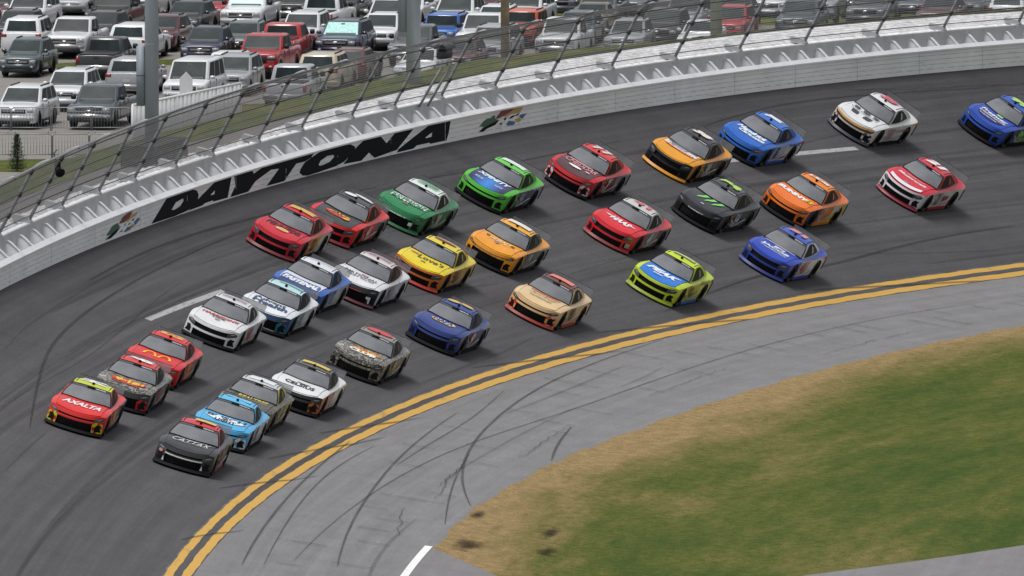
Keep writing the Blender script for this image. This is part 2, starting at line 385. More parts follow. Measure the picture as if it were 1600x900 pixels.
LOT = [
 (-20.9, 658.6, 'suv', 'white', 1, 'white SUV in the front row behind the steel crowd barriers, cut by left edge'),
 (-17.6, 658.6, 'pickup', 'slate', 1, 'slate blue pickup in the front row behind the steel crowd barriers'),
 (-19.2, 668.2, 'suv', 'white', 1, 'white SUV directly behind the slate pickup in the second row'),
 (-16.6, 676.9, 'suv', 'silver', -1, 'silver SUV seen from behind, second from left in the second parking row'),
 (-13.9, 671.8, 'van', 'white', 1, 'white van facing out over the white board fence'),
 (-12.2, 677.0, 'suv', 'silver', 1, 'silver SUV facing the track, fourth from left in the second parking row'),
 (-12.4, 682.2, 'cross', 'white', -1, 'white crossover seen from behind, third from left in the third parking row'),
 (-21.7, 687.9, 'cross', 'teal', 1, 'teal grey crossover at the left edge of the lot'),
 (-18.1, 687.0, 'pickup', 'black', -1, 'black pickup seen from behind, left of the thick light pole'),
 (-11.0, 687.6, 'bigpickup', 'red', 1, 'red heavy pickup facing the track above the white board fence'),
 (-13.8, 695.3, 'cross', 'navy', 1, 'navy crossover right of the thick light pole, behind the red heavy pickup'),
 (-22.0, 700.7, 'suv', 'white', -1, 'white SUV seen from behind, first from left in the fourth parking row'),
 (-17.0, 697.9, 'suv', 'white', -1, 'white SUV seen from behind, third from left in the fourth parking row'),
 (-12.2, 699.9, 'cross', 'grey', 1, 'grey crossover facing the track, fifth from left in the fourth parking row'),
 (-19.9, 699.6, 'pickup', 'white', 1, 'white pickup with chrome grille behind the black pickup'),
 (-18.8, 704.9, 'cross', 'black', 1, 'black crossover facing the track, second from left in the fifth parking row'),
 (-22.7, 706.4, 'cross', 'black', 1, 'black crossover facing the track, first from left in the fifth parking row'),
 (-15.9, 703.5, 'cross', 'maroon', 1, 'maroon crossover facing the track, third from left in the fifth parking row'),
 (-22.4, 715.1, 'suv', 'white', 1, 'white SUV facing the track, first from left in the sixth parking row'),
 (-18.4, 714.8, 'bigpickup', 'black', 1, 'black heavy pickup facing the track, second from left in the sixth parking row'),
 (-15.0, 713.3, 'cross', 'black', 1, 'black crossover facing the track, third from left in the sixth parking row'),
 (-12.2, 715.5, 'pickup', 'white', 1, 'white pickup facing the track, fourth from left in the sixth parking row'),
 (-14.0, 720.7, 'cross', 'red', 1, 'red crossover facing the track, fourth from left in the seventh parking row'),
 (-22.6, 727.3, 'pickup', 'white', 1, 'white pickup facing the track, second from left in the eighth parking row'),
 (-20.6, 726.0, 'sedan', 'silver', 1, 'silver sedan facing the track, second from left in the seventh parking row'),
 (-17.4, 723.5, 'suv', 'white', 1, 'white SUV facing the track, third from left in the seventh parking row'),
 (-13.5, 730.4, 'pickup', 'black', 1, 'black pickup facing the track, sixth from left in the eighth parking row'),
 (-16.3, 729.4, 'sedan', 'grey', 1, 'grey sedan facing the track, fourth from left in the eighth parking row'),
 (-15.0, 734.5, 'suv', 'maroon', 1, 'maroon SUV facing the track, fifth from left in the eighth parking row'),
 (-19.2, 731.0, 'suv', 'grey', 1, 'grey SUV facing the track, third from left in the eighth parking row'),
 (-9.5, 670.0, 'pickup', 'silver', -1, 'silver pickup seen from behind at the grass verge'),
 (-8.2, 679.5, 'suv', 'beige', -1, 'beige SUV seen from behind near the verge'),
 (-10.3, 697.0, 'pickup', 'red', -1, 'red pickup seen from behind next to the red heavy pickup'),
 (-9.5, 703.0, 'suv', 'white', 1, 'white SUV facing the track, fourth from left in the fifth parking row'),
 (-7.0, 684.5, 'cross', 'maroon', -1, 'maroon crossover seen from behind beside the beige SUV'),
 (-7.6, 699.2, 'suv', 'navy', 1, 'navy SUV with pale green sunshade behind its windshield'),
 (-8.7, 713.8, 'pickup', 'white', -1, 'white pickup seen from behind in the middle of the lot'),
 (-9.9, 721.3, 'pickup', 'black', 1, 'black pickup facing the track, fifth from left in the seventh parking row'),
 (-7.9, 719.4, 'suv', 'black', 1, 'black SUV facing the track, sixth from left in the seventh parking row'),
 (-5.6, 711.9, 'suv', 'white', 1, 'white SUV facing the track, sixth from left in the sixth parking row'),
 (-5.9, 704.1, 'cross', 'white', 1, 'white crossover facing the track, fifth from left in the fifth parking row'),
 (-4.3, 694.7, 'pickup', 'grey', 1, 'grey pickup facing the track in front of the tall light pole'),
 (-4.0, 685.0, 'sedan', 'white', 1, 'white sedan facing the track, seventh from left in the third parking row'),
 (-3.1, 703.4, 'jeep', 'blue', 1, 'bright blue off-roader right of the tall light pole'),
 (-2.5, 714.3, 'suv', 'white', 1, 'white SUV facing the track, seventh from left in the sixth parking row'),
 (-2.3, 689.7, 'cross', 'maroon', 1, 'maroon crossover facing the track, eighth from left in the third parking row'),
 (-1.2, 700.5, 'pickup', 'white', 1, 'white pickup facing the track, ninth from left in the fourth parking row'),
 (-0.8, 694.6, 'suv', 'silver', 1, 'silver SUV facing the track, tenth from left in the fourth parking row'),
 (-1.3, 723.2, 'cross', 'maroon', 1, 'maroon crossover facing the track, ninth from left in the seventh parking row'),
 (0.5, 705.6, 'jeep', 'orange', 1, 'orange off-roader beside the tan wooden pole'),
 (0.7, 716.8, 'suv', 'white', 1, 'white SUV facing the track, ninth from left in the sixth parking row'),
 (-6.5, 729.4, 'suv', 'white', 1, 'white SUV facing the track, eighth from left in the eighth parking row'),
 (-5.1, 724.3, 'suv', 'silver', 1, 'silver SUV facing the track, seventh from left in the seventh parking row'),
 (-3.8, 729.4, 'sedan', 'white', 1, 'white sedan facing the track, ninth from left in the eighth parking row'),
 (-9.6, 732.0, 'suv', 'silver', 1, 'silver SUV facing the track, seventh from left in the eighth parking row'),
 (-2.6, 734.5, 'suv', 'black', 1, 'black SUV facing the track, tenth from left in the eighth parking row'),
 (-0.5, 728.6, 'suv', 'grey', 1, 'grey SUV facing the track, eleventh from left in the eighth parking row'),
 (-6.1, 737.0, 'cross', 'white', 1, 'white crossover facing the track, ninth from left in the ninth parking row'),
 (-1.2, 739.5, 'sedan', 'black', 1, 'black sedan facing the track, eleventh from left in the ninth parking row'),
 (-11.2, 735.7, 'suv', 'silver', 1, 'silver SUV facing the track, seventh from left in the ninth parking row'),
 (2.5, 725.0, 'bigpickup', 'grey', 1, 'grey heavy pickup facing the track, tenth from left in the seventh parking row'),
 (4.2, 719.0, 'suv', 'grey', 1, 'grey SUV facing the track, eleventh from left in the seventh parking row'),
 (2.4, 697.8, 'pickup', 'white', 1, 'white pickup facing the track, eleventh from left in the fourth parking row'),
 (3.8, 713.4, 'sedan', 'olive', 1, 'olive sedan behind the catch fence'),
 (5.4, 700.8, 'cross', 'silver', 1, 'silver crossover facing the track, twelfth from left in the fourth parking row'),
 (7.0, 705.7, 'suv', 'black', 1, 'black SUV facing the track, ninth from left in the fifth parking row'),
 (5.8, 723.9, 'cross', 'grey', 1, 'grey crossover facing the track, twelfth from left in the seventh parking row'),
 (8.2, 713.3, 'suv', 'silver', 1, 'silver SUV facing the track, eleventh from left in the sixth parking row'),
 (8.7, 702.8, 'sedan', 'white', 1, 'white sedan facing the track, tenth from left in the fifth parking row'),
 (9.2, 733.9, 'suv', 'white', 1, 'white SUV facing the track, fifteenth from left in the eighth parking row'),
 (10.2, 709.2, 'cross', 'red', 1, 'red crossover facing the track, eleventh from left in the fifth parking row'),
 (10.6, 718.1, 'sedan', 'black', 1, 'black sedan facing the track, twelfth from left in the sixth parking row'),
 (10.9, 730.7, 'suv', 'black', 1, 'black SUV facing the track, sixteenth from left in the eighth parking row'),
 (12.5, 723.1, 'suv', 'white', 1, 'white SUV facing the track, fourteenth from left in the seventh parking row'),
 (7.6, 728.7, 'suv', 'silver', 1, 'silver SUV facing the track, fourteenth from left in the eighth parking row'),
 (13.5, 712.7, 'suv', 'teal', 1, 'teal grey SUV facing the track, thirteenth from left in the sixth parking row'),
 (13.0, 728.6, 'suv', 'white', 1, 'white SUV facing the track, seventeenth from left in the eighth parking row'),
 (14.6, 721.8, 'suv', 'silver', 1, 'silver SUV facing the track, fifteenth from left in the seventh parking row'),
 (16.3, 733.2, 'sedan', 'blue', 1, 'blue sedan at the top right of the lot'),
 (16.9, 719.3, 'suv', 'grey', 1, 'grey SUV facing the track, sixteenth from left in the seventh parking row'),
 (16.4, 727.3, 'pickup', 'black', 1, 'black pickup facing the track, twentieth from left in the eighth parking row'),
 (19.2, 725.0, 'sedan', 'slate', 1, 'slate blue sedan facing the track, seventeenth from left in the seventh parking row'),
 (20.1, 717.3, 'cross', 'maroon', 1, 'maroon crossover facing the track, fourteenth from left in the sixth parking row'),
 (21.6, 722.2, 'suv', 'grey', 1, 'grey SUV facing the track, eighteenth from left in the seventh parking row'),
 (24.0, 727.0, 'sedan', 'white', 1, 'white sedan facing the track, twenty-fourth from left in the eighth parking row'),
 (23.2, 732.2, 'cross', 'red', 1, 'red crossover facing the track, twenty-third from left in the eighth parking row'),
 (24.9, 737.1, 'suv', 'black', 1, 'black SUV facing the track, twentieth from left in the ninth parking row'),
 (18.4, 732.7, 'suv', 'white', 1, 'white SUV facing the track, twenty-first from left in the eighth parking row'),
 (20.8, 737.7, 'suv', 'silver', 1, 'silver SUV facing the track, nineteenth from left in the ninth parking row'),
 (14.3, 733.5, 'cross', 'white', 1, 'white crossover facing the track, eighteenth from left in the eighth parking row'),
 (1.5, 733.7, 'suv', 'white', 1, 'white SUV facing the track, twelfth from left in the eighth parking row'),
 (3.3, 730.7, 'suv', 'black', 1, 'black SUV facing the track, thirteenth from left in the eighth parking row'),
 (5.1, 735.7, 'sedan', 'white', 1, 'white sedan facing the track, thirteenth from left in the ninth parking row'),
 (7.2, 740.6, 'suv', 'maroon', 1, 'maroon SUV facing the track, fourteenth from left in the ninth parking row'),
 (10.3, 739.0, 'sedan', 'silver', 1, 'silver sedan facing the track, fifteenth from left in the ninth parking row'),
 (12.5, 736.2, 'pickup', 'grey', 1, 'grey pickup facing the track, sixteenth from left in the ninth parking row'),
 (-24.9, 740.6, 'sedan', 'black', 1, 'black sedan facing the track, first from left in the ninth parking row'),
 (-22.4, 740.6, 'sedan', 'teal', -1, 'teal grey sedan seen from behind, second from left in the ninth parking row'),
 (-19.9, 740.8, 'suv', 'black', -1, 'black SUV seen from behind, third from left in the ninth parking row'),
 (-17.5, 740.5, 'cross', 'teal', 1, 'teal grey crossover facing the track, fourth from left in the ninth parking row'),
 (-15.3, 740.6, 'sedan', 'silver', -1, 'silver sedan seen from behind, fifth from left in the ninth parking row'),
 (-13.1, 740.5, 'cross', 'silver', 1, 'silver crossover facing the track, sixth from left in the ninth parking row'),
 (-8.3, 740.8, 'suv', 'white', 1, 'white SUV facing the track, eighth from left in the ninth parking row'),
 (-3.2, 740.6, 'sedan', 'maroon', 1, 'maroon sedan facing the track, tenth from left in the ninth parking row'),
 (1.5, 740.8, 'suv', 'white', -1, 'white SUV seen from behind, twelfth from left in the ninth parking row'),
 (15.6, 740.5, 'cross', 'black', 1, 'black crossover facing the track, seventeenth from left in the ninth parking row'),
 (18.0, 740.6, 'sedan', 'silver', 1, 'silver sedan facing the track, eighteenth from left in the ninth parking row'),
 (-24.6, 731.8, 'cross', 'slate', 1, 'slate blue crossover facing the track, first from left in the eighth parking row'),
 (20.7, 731.8, 'cross', 'maroon', 1, 'maroon crossover facing the track, twenty-second from left in the eighth parking row'),
 (8.0, 723.2, 'cross', 'teal', -1, 'teal grey crossover seen from behind, thirteenth from left in the seventh parking row'),
 (-24.1, 719.3, 'suv', 'maroon', 1, 'maroon SUV facing the track, first from left in the seventh parking row'),
 (-4.8, 719.0, 'cross', 'white', 1, 'white crossover facing the track, eighth from left in the seventh parking row'),
 (23.5, 719.0, 'cross', 'white', -1, 'white crossover seen from behind, nineteenth from left in the seventh parking row'),
 (-0.7, 710.8, 'cross', 'white', 1, 'white crossover facing the track, eighth from left in the sixth parking row'),
 (3.1, 706.8, 'cross', 'slate', 1, 'slate blue crossover facing the track, eighth from left in the fifth parking row'),
]
# ------------------------------------------------------------------ ground materials
def asphalt_mat(key, col, streak=0.25, fine=0.18, rough=0.9):
    m, nt, N, L, b = base_mat(key)
    uv = N.new('ShaderNodeUVMap'); uv.uv_map = 'UVMap'
    def noise(sx, sy, det, sc=1.0, rgh=0.6):
        mp = N.new('ShaderNodeMapping'); mp.inputs['Scale'].default_value = (sx, sy, 1)
        L.new(uv.outputs[0], mp.inputs[0])
        n = N.new('ShaderNodeTexNoise'); n.inputs['Scale'].default_value = sc; n.inputs['Detail'].default_value = det; n.inputs['Roughness'].default_value = rgh
        L.new(mp.outputs[0], n.inputs['Vector']); return n
    def rng(n, lo, hi, a=0.3, c=0.7):
        r = N.new('ShaderNodeMapRange'); r.inputs[1].default_value = a; r.inputs[2].default_value = c; r.inputs[3].default_value = lo; r.inputs[4].default_value = hi
        L.new(n.outputs['Fac'], r.inputs[0]); return r
    def mul(a, b_):
        q = N.new('ShaderNodeMath'); q.operation = 'MULTIPLY'; L.new(a, q.inputs[0]); L.new(b_, q.inputs[1]); return q.outputs[0]
    s1 = rng(noise(0.022, 1.6, 5), 1 - streak, 1 + streak * 0.8)      # long worn bands along the racing line
    s2 = rng(noise(0.10, 5.0, 4), 1 - streak * 0.45, 1 + streak * 0.45)
    s3 = rng(noise(9.0, 9.0, 3, rgh=0.8), 1 - fine, 1 + fine)
    s4 = rng(noise(0.45, 0.9, 6, rgh=0.7), 0.88, 1.12)
    f = mul(mul(s1.outputs[0], s2.outputs[0]), mul(s3.outputs[0], s4.outputs[0]))
    v = N.new('ShaderNodeVectorMath'); v.operation = 'SCALE'; v.inputs[0].default_value = lin(col)
    L.new(f, v.inputs['Scale']); L.new(v.outputs[0], b.inputs['Base Color'])
    b.inputs['Roughness'].default_value = rough
    b.inputs['Specular IOR Level'].default_value = 0.3
    nb = noise(45, 45, 3)
    bp = N.new('ShaderNodeBump'); bp.inputs['Strength'].default_value = 0.35; bp.inputs['Distance'].default_value = 0.01
    L.new(nb.outputs['Fac'], bp.inputs['Height']); L.new(bp.outputs[0], b.inputs['Normal'])
    MATS[key] = m
    return m

def worn_mat(key, col, under, wear=0.45, sx=0.8, sy=6.0, rough=0.75):
    """paint on asphalt, worn through in patches"""
    m, nt, N, L, b = base_mat(key)
    uv = N.new('ShaderNodeUVMap'); uv.uv_map = 'UVMap'
    mp = N.new('ShaderNodeMapping'); mp.inputs['Scale'].default_value = (sx, sy, 1); L.new(uv.outputs[0], mp.inputs[0])
    n = N.new('ShaderNodeTexNoise'); n.inputs['Scale'].default_value = 1.0; n.inputs['Detail'].default_value = 9; n.inputs['Roughness'].default_value = 0.72
    L.new(mp.outputs[0], n.inputs['Vector'])
    r = N.new('ShaderNodeValToRGB'); e = r.color_ramp.elements
    e[0].position = wear - 0.08; e[0].color = (1, 1, 1, 1); e[1].position = wear + 0.06; e[1].color = (0, 0, 0, 1)
    L.new(n.outputs['Fac'], r.inputs[0])
    mx = N.new('ShaderNodeMix'); mx.data_type = 'RGBA'
    mx.inputs[6].default_value = (*lin(col), 1); mx.inputs[7].default_value = (*lin(under), 1)
    L.new(r.outputs[0], mx.inputs[0]); L.new(mx.outputs[2], b.inputs['Base Color'])
    b.inputs['Roughness'].default_value = rough
    MATS[key] = m
    return m

def rubber_mat(key, strength=0.75):
    """tyre rubber laid on the asphalt, broken up along its length"""
    m, nt, N, L, b = base_mat(key)
    b.inputs['Base Color'].default_value = (0.022, 0.022, 0.024, 1); b.inputs['Roughness'].default_value = 0.8
    uv = N.new('ShaderNodeUVMap'); uv.uv_map = 'UVMap'
    mp = N.new('ShaderNodeMapping'); mp.inputs['Scale'].default_value = (0.35, 14, 1); L.new(uv.outputs[0], mp.inputs[0])
    n = N.new('ShaderNodeTexNoise'); n.inputs['Detail'].default_value = 6; n.inputs['Scale'].default_value = 1; L.new(mp.outputs[0], n.inputs['Vector'])
    r = N.new('ShaderNodeMapRange'); r.inputs[1].default_value = 0.25; r.inputs[2].default_value = 0.65; r.inputs[3].default_value = 0.15 * strength; r.inputs[4].default_value = strength
    L.new(n.outputs['Fac'], r.inputs[0])
    sp = N.new('ShaderNodeSeparateXYZ'); L.new(uv.outputs[0], sp.inputs[0])    # v = 0..1 across: soft rims
    w = N.new('ShaderNodeMath'); w.operation = 'PINGPONG'; w.inputs[1].default_value = 0.5; L.new(sp.outputs[1], w.inputs[0])
    w2 = N.new('ShaderNodeMapRange'); w2.inputs[1].default_value = 0.0; w2.inputs[2].default_value = 0.25; L.new(w.outputs[0], w2.inputs[0])
    q = N.new('ShaderNodeMath'); q.operation = 'MULTIPLY'; L.new(r.outputs[0], q.inputs[0]); L.new(w2.outputs[0], q.inputs[1])
    L.new(q.outputs[0], b.inputs['Alpha'])
    MATS[key] = m
    return m

def grass_mat(key, green, tan, mode):
    m, nt, N, L, b = base_mat(key)
    uv = N.new('ShaderNodeUVMap'); uv.uv_map = 'UVMap'
    def noise(sx, sy, det, rgh=0.6):
        mp = N.new('ShaderNodeMapping'); mp.inputs['Scale'].default_value = (sx, sy, 1); L.new(uv.outputs[0], mp.inputs[0])
        n = N.new('ShaderNodeTexNoise'); n.inputs['Scale'].default_value = 1; n.inputs['Detail'].default_value = det; n.inputs['Roughness'].default_value = rgh
        L.new(mp.outputs[0], n.inputs['Vector']); return n.outputs['Fac']
    def rng(s, a, c, lo, hi):
        r = N.new('ShaderNodeMapRange'); r.inputs[1].default_value = a; r.inputs[2].default_value = c; r.inputs[3].default_value = lo; r.inputs[4].default_value = hi
        L.new(s, r.inputs[0]); return r.outputs[0]
    def mth(op, a, b_):
        q = N.new('ShaderNodeMath'); q.operation = op
        for i, s in enumerate((a, b_)):
            if isinstance(s, (int, float)): q.inputs[i].default_value = s
            else: L.new(s, q.inputs[i])
        return q.outputs[0]
    if mode == 'infield':
        sp = N.new('ShaderNodeSeparateXYZ'); L.new(uv.outputs[0], sp.inputs[0])
        dist = rng(sp.outputs[1], 0.1, 3.6, 0.92, 0.02)                   # dry rim next to the apron
        patch = rng(noise(0.03, 0.13, 5), 0.34, 0.70, -0.05, 0.55)
        streak = rng(noise(0.16, 1.1, 8, 0.7), 0.3, 0.7, -0.26, 0.26)
        fac = mth('ADD', mth('ADD', dist, patch), streak)
    else:
        fac = rng(noise(0.2, 0.6, 5), 0.4, 0.7, 0.0, 0.7)
    cl = N.new('ShaderNodeClamp'); L.new(fac, cl.inputs[0])
    mx = N.new('ShaderNodeValToRGB'); e = mx.color_ramp.elements
    e[0].position = 0.0; e[0].color = (*lin(green), 1); e[1].position = 1.0; e[1].color = (*lin(tan), 1)
    x_ = e.new(0.30); x_.color = (0.086, 0.100, 0.022, 1); x_ = e.new(0.60); x_.color = (0.160, 0.134, 0.048, 1)
    L.new(cl.outputs[0], mx.inputs[0])
    f1 = rng(noise(2.2, 2.2, 8, 0.75), 0.3, 0.7, 0.62, 1.38)
    f2 = rng(noise(11, 11, 4, 0.8), 0.3, 0.7, 0.58, 1.42)
    v = N.new('ShaderNodeVectorMath'); v.operation = 'SCALE'
    L.new(mx.outputs[0], v.inputs[0]); L.new(mth('MULTIPLY', f1, f2), v.inputs['Scale'])
    L.new(v.outputs[0], b.inputs['Base Color'])
    b.inputs['Roughness'].default_value = 1.0; b.inputs['Specular IOR Level'].default_value = 0.1
    bp = N.new('ShaderNodeBump'); bp.inputs['Strength'].default_value = 0.8; bp.inputs['Distance'].default_value = 0.06
    L.new(noise(9, 9, 5, 0.8), bp.inputs['Height']); L.new(bp.outputs[0], b.inputs['Normal'])
    MATS[key] = m
    return m

M_TRACK = asphalt_mat('track_asphalt', (0.066, 0.064, 0.068), 0.26, 0.26)
M_APRON = asphalt_mat('apron_asphalt', (0.168, 0.166, 0.170), 0.12, 0.20)
M_SERVICE = asphalt_mat('service_asphalt', (0.17, 0.165, 0.17), 0.08, 0.12)
M_OUTROAD = asphalt_mat('access_road_asphalt', (0.145, 0.132, 0.125), 0.10, 0.15)
M_LOT = asphalt_mat('lot_gravel', (0.20, 0.188, 0.175), 0.06, 0.25)
M_YELLOW = worn_mat('yellow_line_paint', '#bd9440', (0.14, 0.12, 0.06), 0.36, 0.4, 3.0)
M_WHITE_LINE = worn_mat('white_line_paint', '#dcdcdc', (0.15, 0.15, 0.15), 0.36, 2.0, 8.0)
M_DASH = worn_mat('lane_dash_paint', (0.34, 0.34, 0.35), (0.13, 0.13, 0.13), 0.42, 1.5, 9.0)
M_RUBBER = rubber_mat('tyre_rubber', 0.66)
M_RUBBER2 = rubber_mat('tyre_rubber_faint', 0.30)
M_SEAL = rubber_mat('crack_sealant', 0.9)
M_GRASS = grass_mat('infield_grass', (0.048, 0.078, 0.014), (0.265, 0.188, 0.090), 'infield')
M_VERGE = grass_mat('verge_grass', (0.062, 0.085, 0.026), (0.15, 0.13, 0.06), 'verge')

def sheet(name, ss, lfn0, lfn1, nl, m, dz=0.0, parent=None, vdist=False):
    V, U = [], []
    for s in ss:
        a, c = lfn0(s), lfn1(s)
        for j in range(nl):
            l = a + (c - a) * j / (nl - 1)
            V.append(road(s, l, dz)); U.append((s, abs(l - a) if vdist else l))
    o = ob(name, mk_mesh(name, V, grid_faces(len(ss), nl), True, U), parent, m)
    return o

def seq(a, c, step):
    n = max(2, int(round(abs(c - a) / step)) + 1)
    return [a + (c - a) * i / (n - 1) for i in range(n)]

def table(T):
    X = [p[0] for p in T]; Y = [p[1] for p in T]
    return lambda s: float(np.interp(s, X, Y))

# big ground sheet that runs to the horizon under everything
gv = [(-6000, -4000, -9), (6000, -4000, -9), (6000, 9000, -9), (-6000, 9000, -9)]
g = ob('ground', mk_mesh('ground', gv, [(0, 1, 2, 3)], uv=[(v[0], v[1]) for v in gv]), None, M_VERGE)
g['kind'] = 'structure'

track = sheet('track', seq(-165, 165, 1.5), lambda s: -0.80, lambda s: wall_l(s) + 0.3, 24, M_TRACK)
track['kind'] = 'structure'
grass_edge = table([(-170, -6.8)] + [(a, b) for a, b in sorted(GRASS)] + [(60, -7.0), (170, -6.9)])
apron = sheet('apron', seq(-165, 165, 1.5), lambda s: -0.80, lambda s: grass_edge(s) - 0.25 + 0.12 * math.sin(s * 1.7) * math.sin(s * 0.53), 18, M_APRON, 0.0)
apron['kind'] = 'structure'

def edge2(s):
    return grass_edge(s) + 0.05 * math.sin(s * 2.3) + 0.06 * math.sin(s * 0.9 + 1)
infield = sheet('infield_grass', seq(-165, 165, 1.0), edge2, lambda s: -120.0, 60, M_GRASS, 0.012, vdist=True)
infield['kind'] = 'structure'

# service road that cuts the grass off at the near corner (grass runs out to a point at s = -90)
up = table([(-170, -60), (-90, -12.4), (-86, -11.3)] + sorted(SPUR))
lo = table([(-90, -12.6), (-86, -14.0), (-80, -16.4)] + sorted(PATH) + [(-40, -37), (0, -58)])
sv = sheet('service_road', seq(-165, -75.85, 1.0), lambda s: -6.5, lambda s: up(s) if s > -90 else -59.5, 20, M_SERVICE, 0.022)
sv['kind'] = 'structure'
sv2 = sheet('service_road', seq(-89.9, 0, 1.0), lo, lambda s: -60.0, 12, M_SERVICE, 0.026)
sv2['kind'] = 'structure'

# painted lines
wob = lambda s: 0.012 * math.sin(s * 1.3) + 0.01 * math.sin(s * 3.1)
def yl(name, a, c):
    return sheet(name, seq(-165, 165, 0.75), lambda s: a + wob(s), lambda s: c + wob(s + 5), 4, M_YELLOW, 0.005, track)
yl('yellow_line', 0.0, -0.25)
yl('yellow_line', -0.48, -0.76)
M_EDGE = worn_mat('line_edge_dark', (0.03, 0.024, 0.018), (0.12, 0.115, 0.11), 0.52, 0.6, 3.0)
sheet('line_edge', seq(-165, 165, 0.75), lambda s: 0.055 + wob(s), lambda s: wob(s), 3, M_EDGE, 0.007, track)
sheet('line_gap', seq(-165, 165, 0.75), lambda s: -0.25, lambda s: -0.48, 3, M_TRACK, 0.002, track)
for s0, s1, l0, l1 in ((-39.2, -28.5, 8.42, 8.26), (33.5, 46.3, 8.55, 8.24), (59.5, 71.0, 8.3, 8.2), (-112, -100, 8.4, 8.4), (108, 120, 8.3, 8.3)):
    sheet('lane_dash', seq(s0, s1, 0.5), lambda s: l0 + (l1 - l0) * (s - s0) / (s1 - s0) + 0.12, lambda s: l0 + (l1 - l0) * (s - s0) / (s1 - s0) - 0.12, 3, M_DASH, 0.006, track)
sheet('pit_line', seq(-130, -75.4, 0.6), lambda s: -6.56, lambda s: -6.80, 3, M_WHITE_LINE, 0.034, apron)

def ribbon(name, pts, width, m, parent, dz=0.008, jag=0.0):
    P = np.array(pts, float)
    if P[0, 0] > P[-1, 0]:
        P = P[::-1]
    n = max(8, int(abs(P[-1, 0] - P[0, 0]) / 0.6))
    t = np.linspace(0, 1, n); tp = np.linspace(0, 1, len(P))
    # smooth by repeated interpolation
    Q = np.stack([np.interp(t, tp, P[:, 0]), np.interp(t, tp, P[:, 1])], 1)
    k = max(1, n // (len(P) * 2))
    if jag == 0:
        for _ in range(3):
            pad = np.pad(Q, ((k, k), (0, 0)), 'edge')
            Q = np.stack([np.convolve(pad[:, c], np.ones(2 * k + 1) / (2 * k + 1), 'valid') for c in (0, 1)], 1)
    V, U = [], []
    for i, (s, l) in enumerate(Q):
        if jag: l += random.uniform(-jag, jag); s += random.uniform(-jag, jag) * 1.5
        i0, i1 = max(i - 1, 0), min(i + 1, n - 1)
        ts, tl = Q[i1] - Q[i0]; h = math.hypot(ts, tl) or 1
        ns, nl_ = -tl / h, ts / h
        for j, w in enumerate((-0.5, 0, 0.5)):
            ww = width * (0.08 + 0.92 * max(0.0, math.sin(math.pi * t[i])) ** 0.45)
            V.append(road(s + ns * w * ww, l + nl_ * w * ww, dz)); U.append((s, j / 2))
    return ob(name, mk_mesh(name, V, grid_faces(n, 3), False, U), parent, m)

for i, k in enumerate(SKIDS):
    on_apron = k[0][1] < 0
    w = (0.11, 0.15, 0.10, 0.17)[i % 4]
    ribbon('tyre_mark', k, w * (0.8 if on_apron else 1.0), M_RUBBER if (on_apron or i in (1, 3, 6, 8, 11)) else M_RUBBER2, apron if on_apron else track, 0.020 if on_apron else 0.009 + 0.0006 * i)
for i, k in enumerate(([(-70, .9), (-64, -.2), (-58, -1.6)], [(-60, .7), (-52, -.3), (-43, -1.5)], [(-50, .5), (-43, -.35), (-36, -1.2)], [(-24, .6), (-14, -.3), (-4, -1.1)], [(-6, .5), (3, -.2), (14, -.9)], [(-84, .4), (-80, -.4), (-77, -1.3)], [(20, .4), (30, -.3), (42, -.9)])):
    ribbon('tyre_mark', k, 0.15, M_RUBBER, track, 0.016 + 0.0006 * i)
rr = random.Random(3)
for i in range(18):                    # broad faint grooves on the banking
    l = rr.uniform(0.6, 11.8); s0 = rr.uniform(-120, 60); ln = rr.uniform(40, 110)
    ribbon('tyre_mark', [(s0, l), (s0 + ln / 2, l + rr.uniform(-.5, .5)), (s0 + ln, l + rr.uniform(-.8, .8))], rr.uniform(.14, .34), M_RUBBER2, track, 0.026 + 0.0006 * i)
for i in range(4):                     # and on the apron
    l = rr.uniform(-6, -1.2); s0 = rr.uniform(-100, 40); ln = rr.uniform(10, 34)
    ribbon('tyre_mark', [(s0, l), (s0 + ln / 2, l + rr.uniform(-.3, .5)), (s0 + ln, l + rr.uniform(.1, 1.0))], rr.uniform(.12, .22), M_RUBBER2, apron, 0.024 + 0.0006 * i)
for s0, l0, ds, dl in ((-62, -5.4, 13, .8), (-74, -5.6, 9, .8), (-46, -5.9, 12, .5), (-20, -5.4, 14, .4), (2, -6.0, 16, .4), (-58, -5.0, 6, .2), (58, 11.5, 9, -.2), (52, 12.0, 7, -.6), (64, 11.2, 8, .1)):
    ribbon('crack', [(s0 + ds * k / 9, l0 + dl * k / 9) for k in range(10)], 0.045, M_SEAL, apron if l0 < 0 else track, 0.046 if l0 < 0 else 0.044, jag=0.07)
for i in range(44):                    # cross-wise construction joints
    s = -96 + i * 3.3 + rr.uniform(-1, 1)
    l0 = rr.uniform(-6.2, -3); l1 = l0 + rr.uniform(.7, 2.2)
    n = 10
    V, U = [], []
    for k in range(n):
        l = l0 + (l1 - l0) * k / (n - 1)
        for w in (0, 1, 2):
            V.append(road(s + (w - 1) * .06 + 0.25 * (l - l0) + rr.uniform(-.03, .03), l, 0.048)); U.append((l * 3, w / 2))
    ob('joint', mk_mesh('joint', V, grid_faces(n, 3), False, U), apron, M_SEAL)
for s in (-78, -52, -20, 8, 38, 60):
    V, U = [], []
    for k in range(24):
        l = 0.2 + 12.0 * k / 23
        for w in (0, 1, 2):
            V.append(road(s + (w - 1) * .04 + 0.03 * l, l, 0.044)); U.append((l * 2, w / 2))
    ob('joint', mk_mesh('joint', V, grid_faces(24, 3), False, U), track, M_RUBBER2)

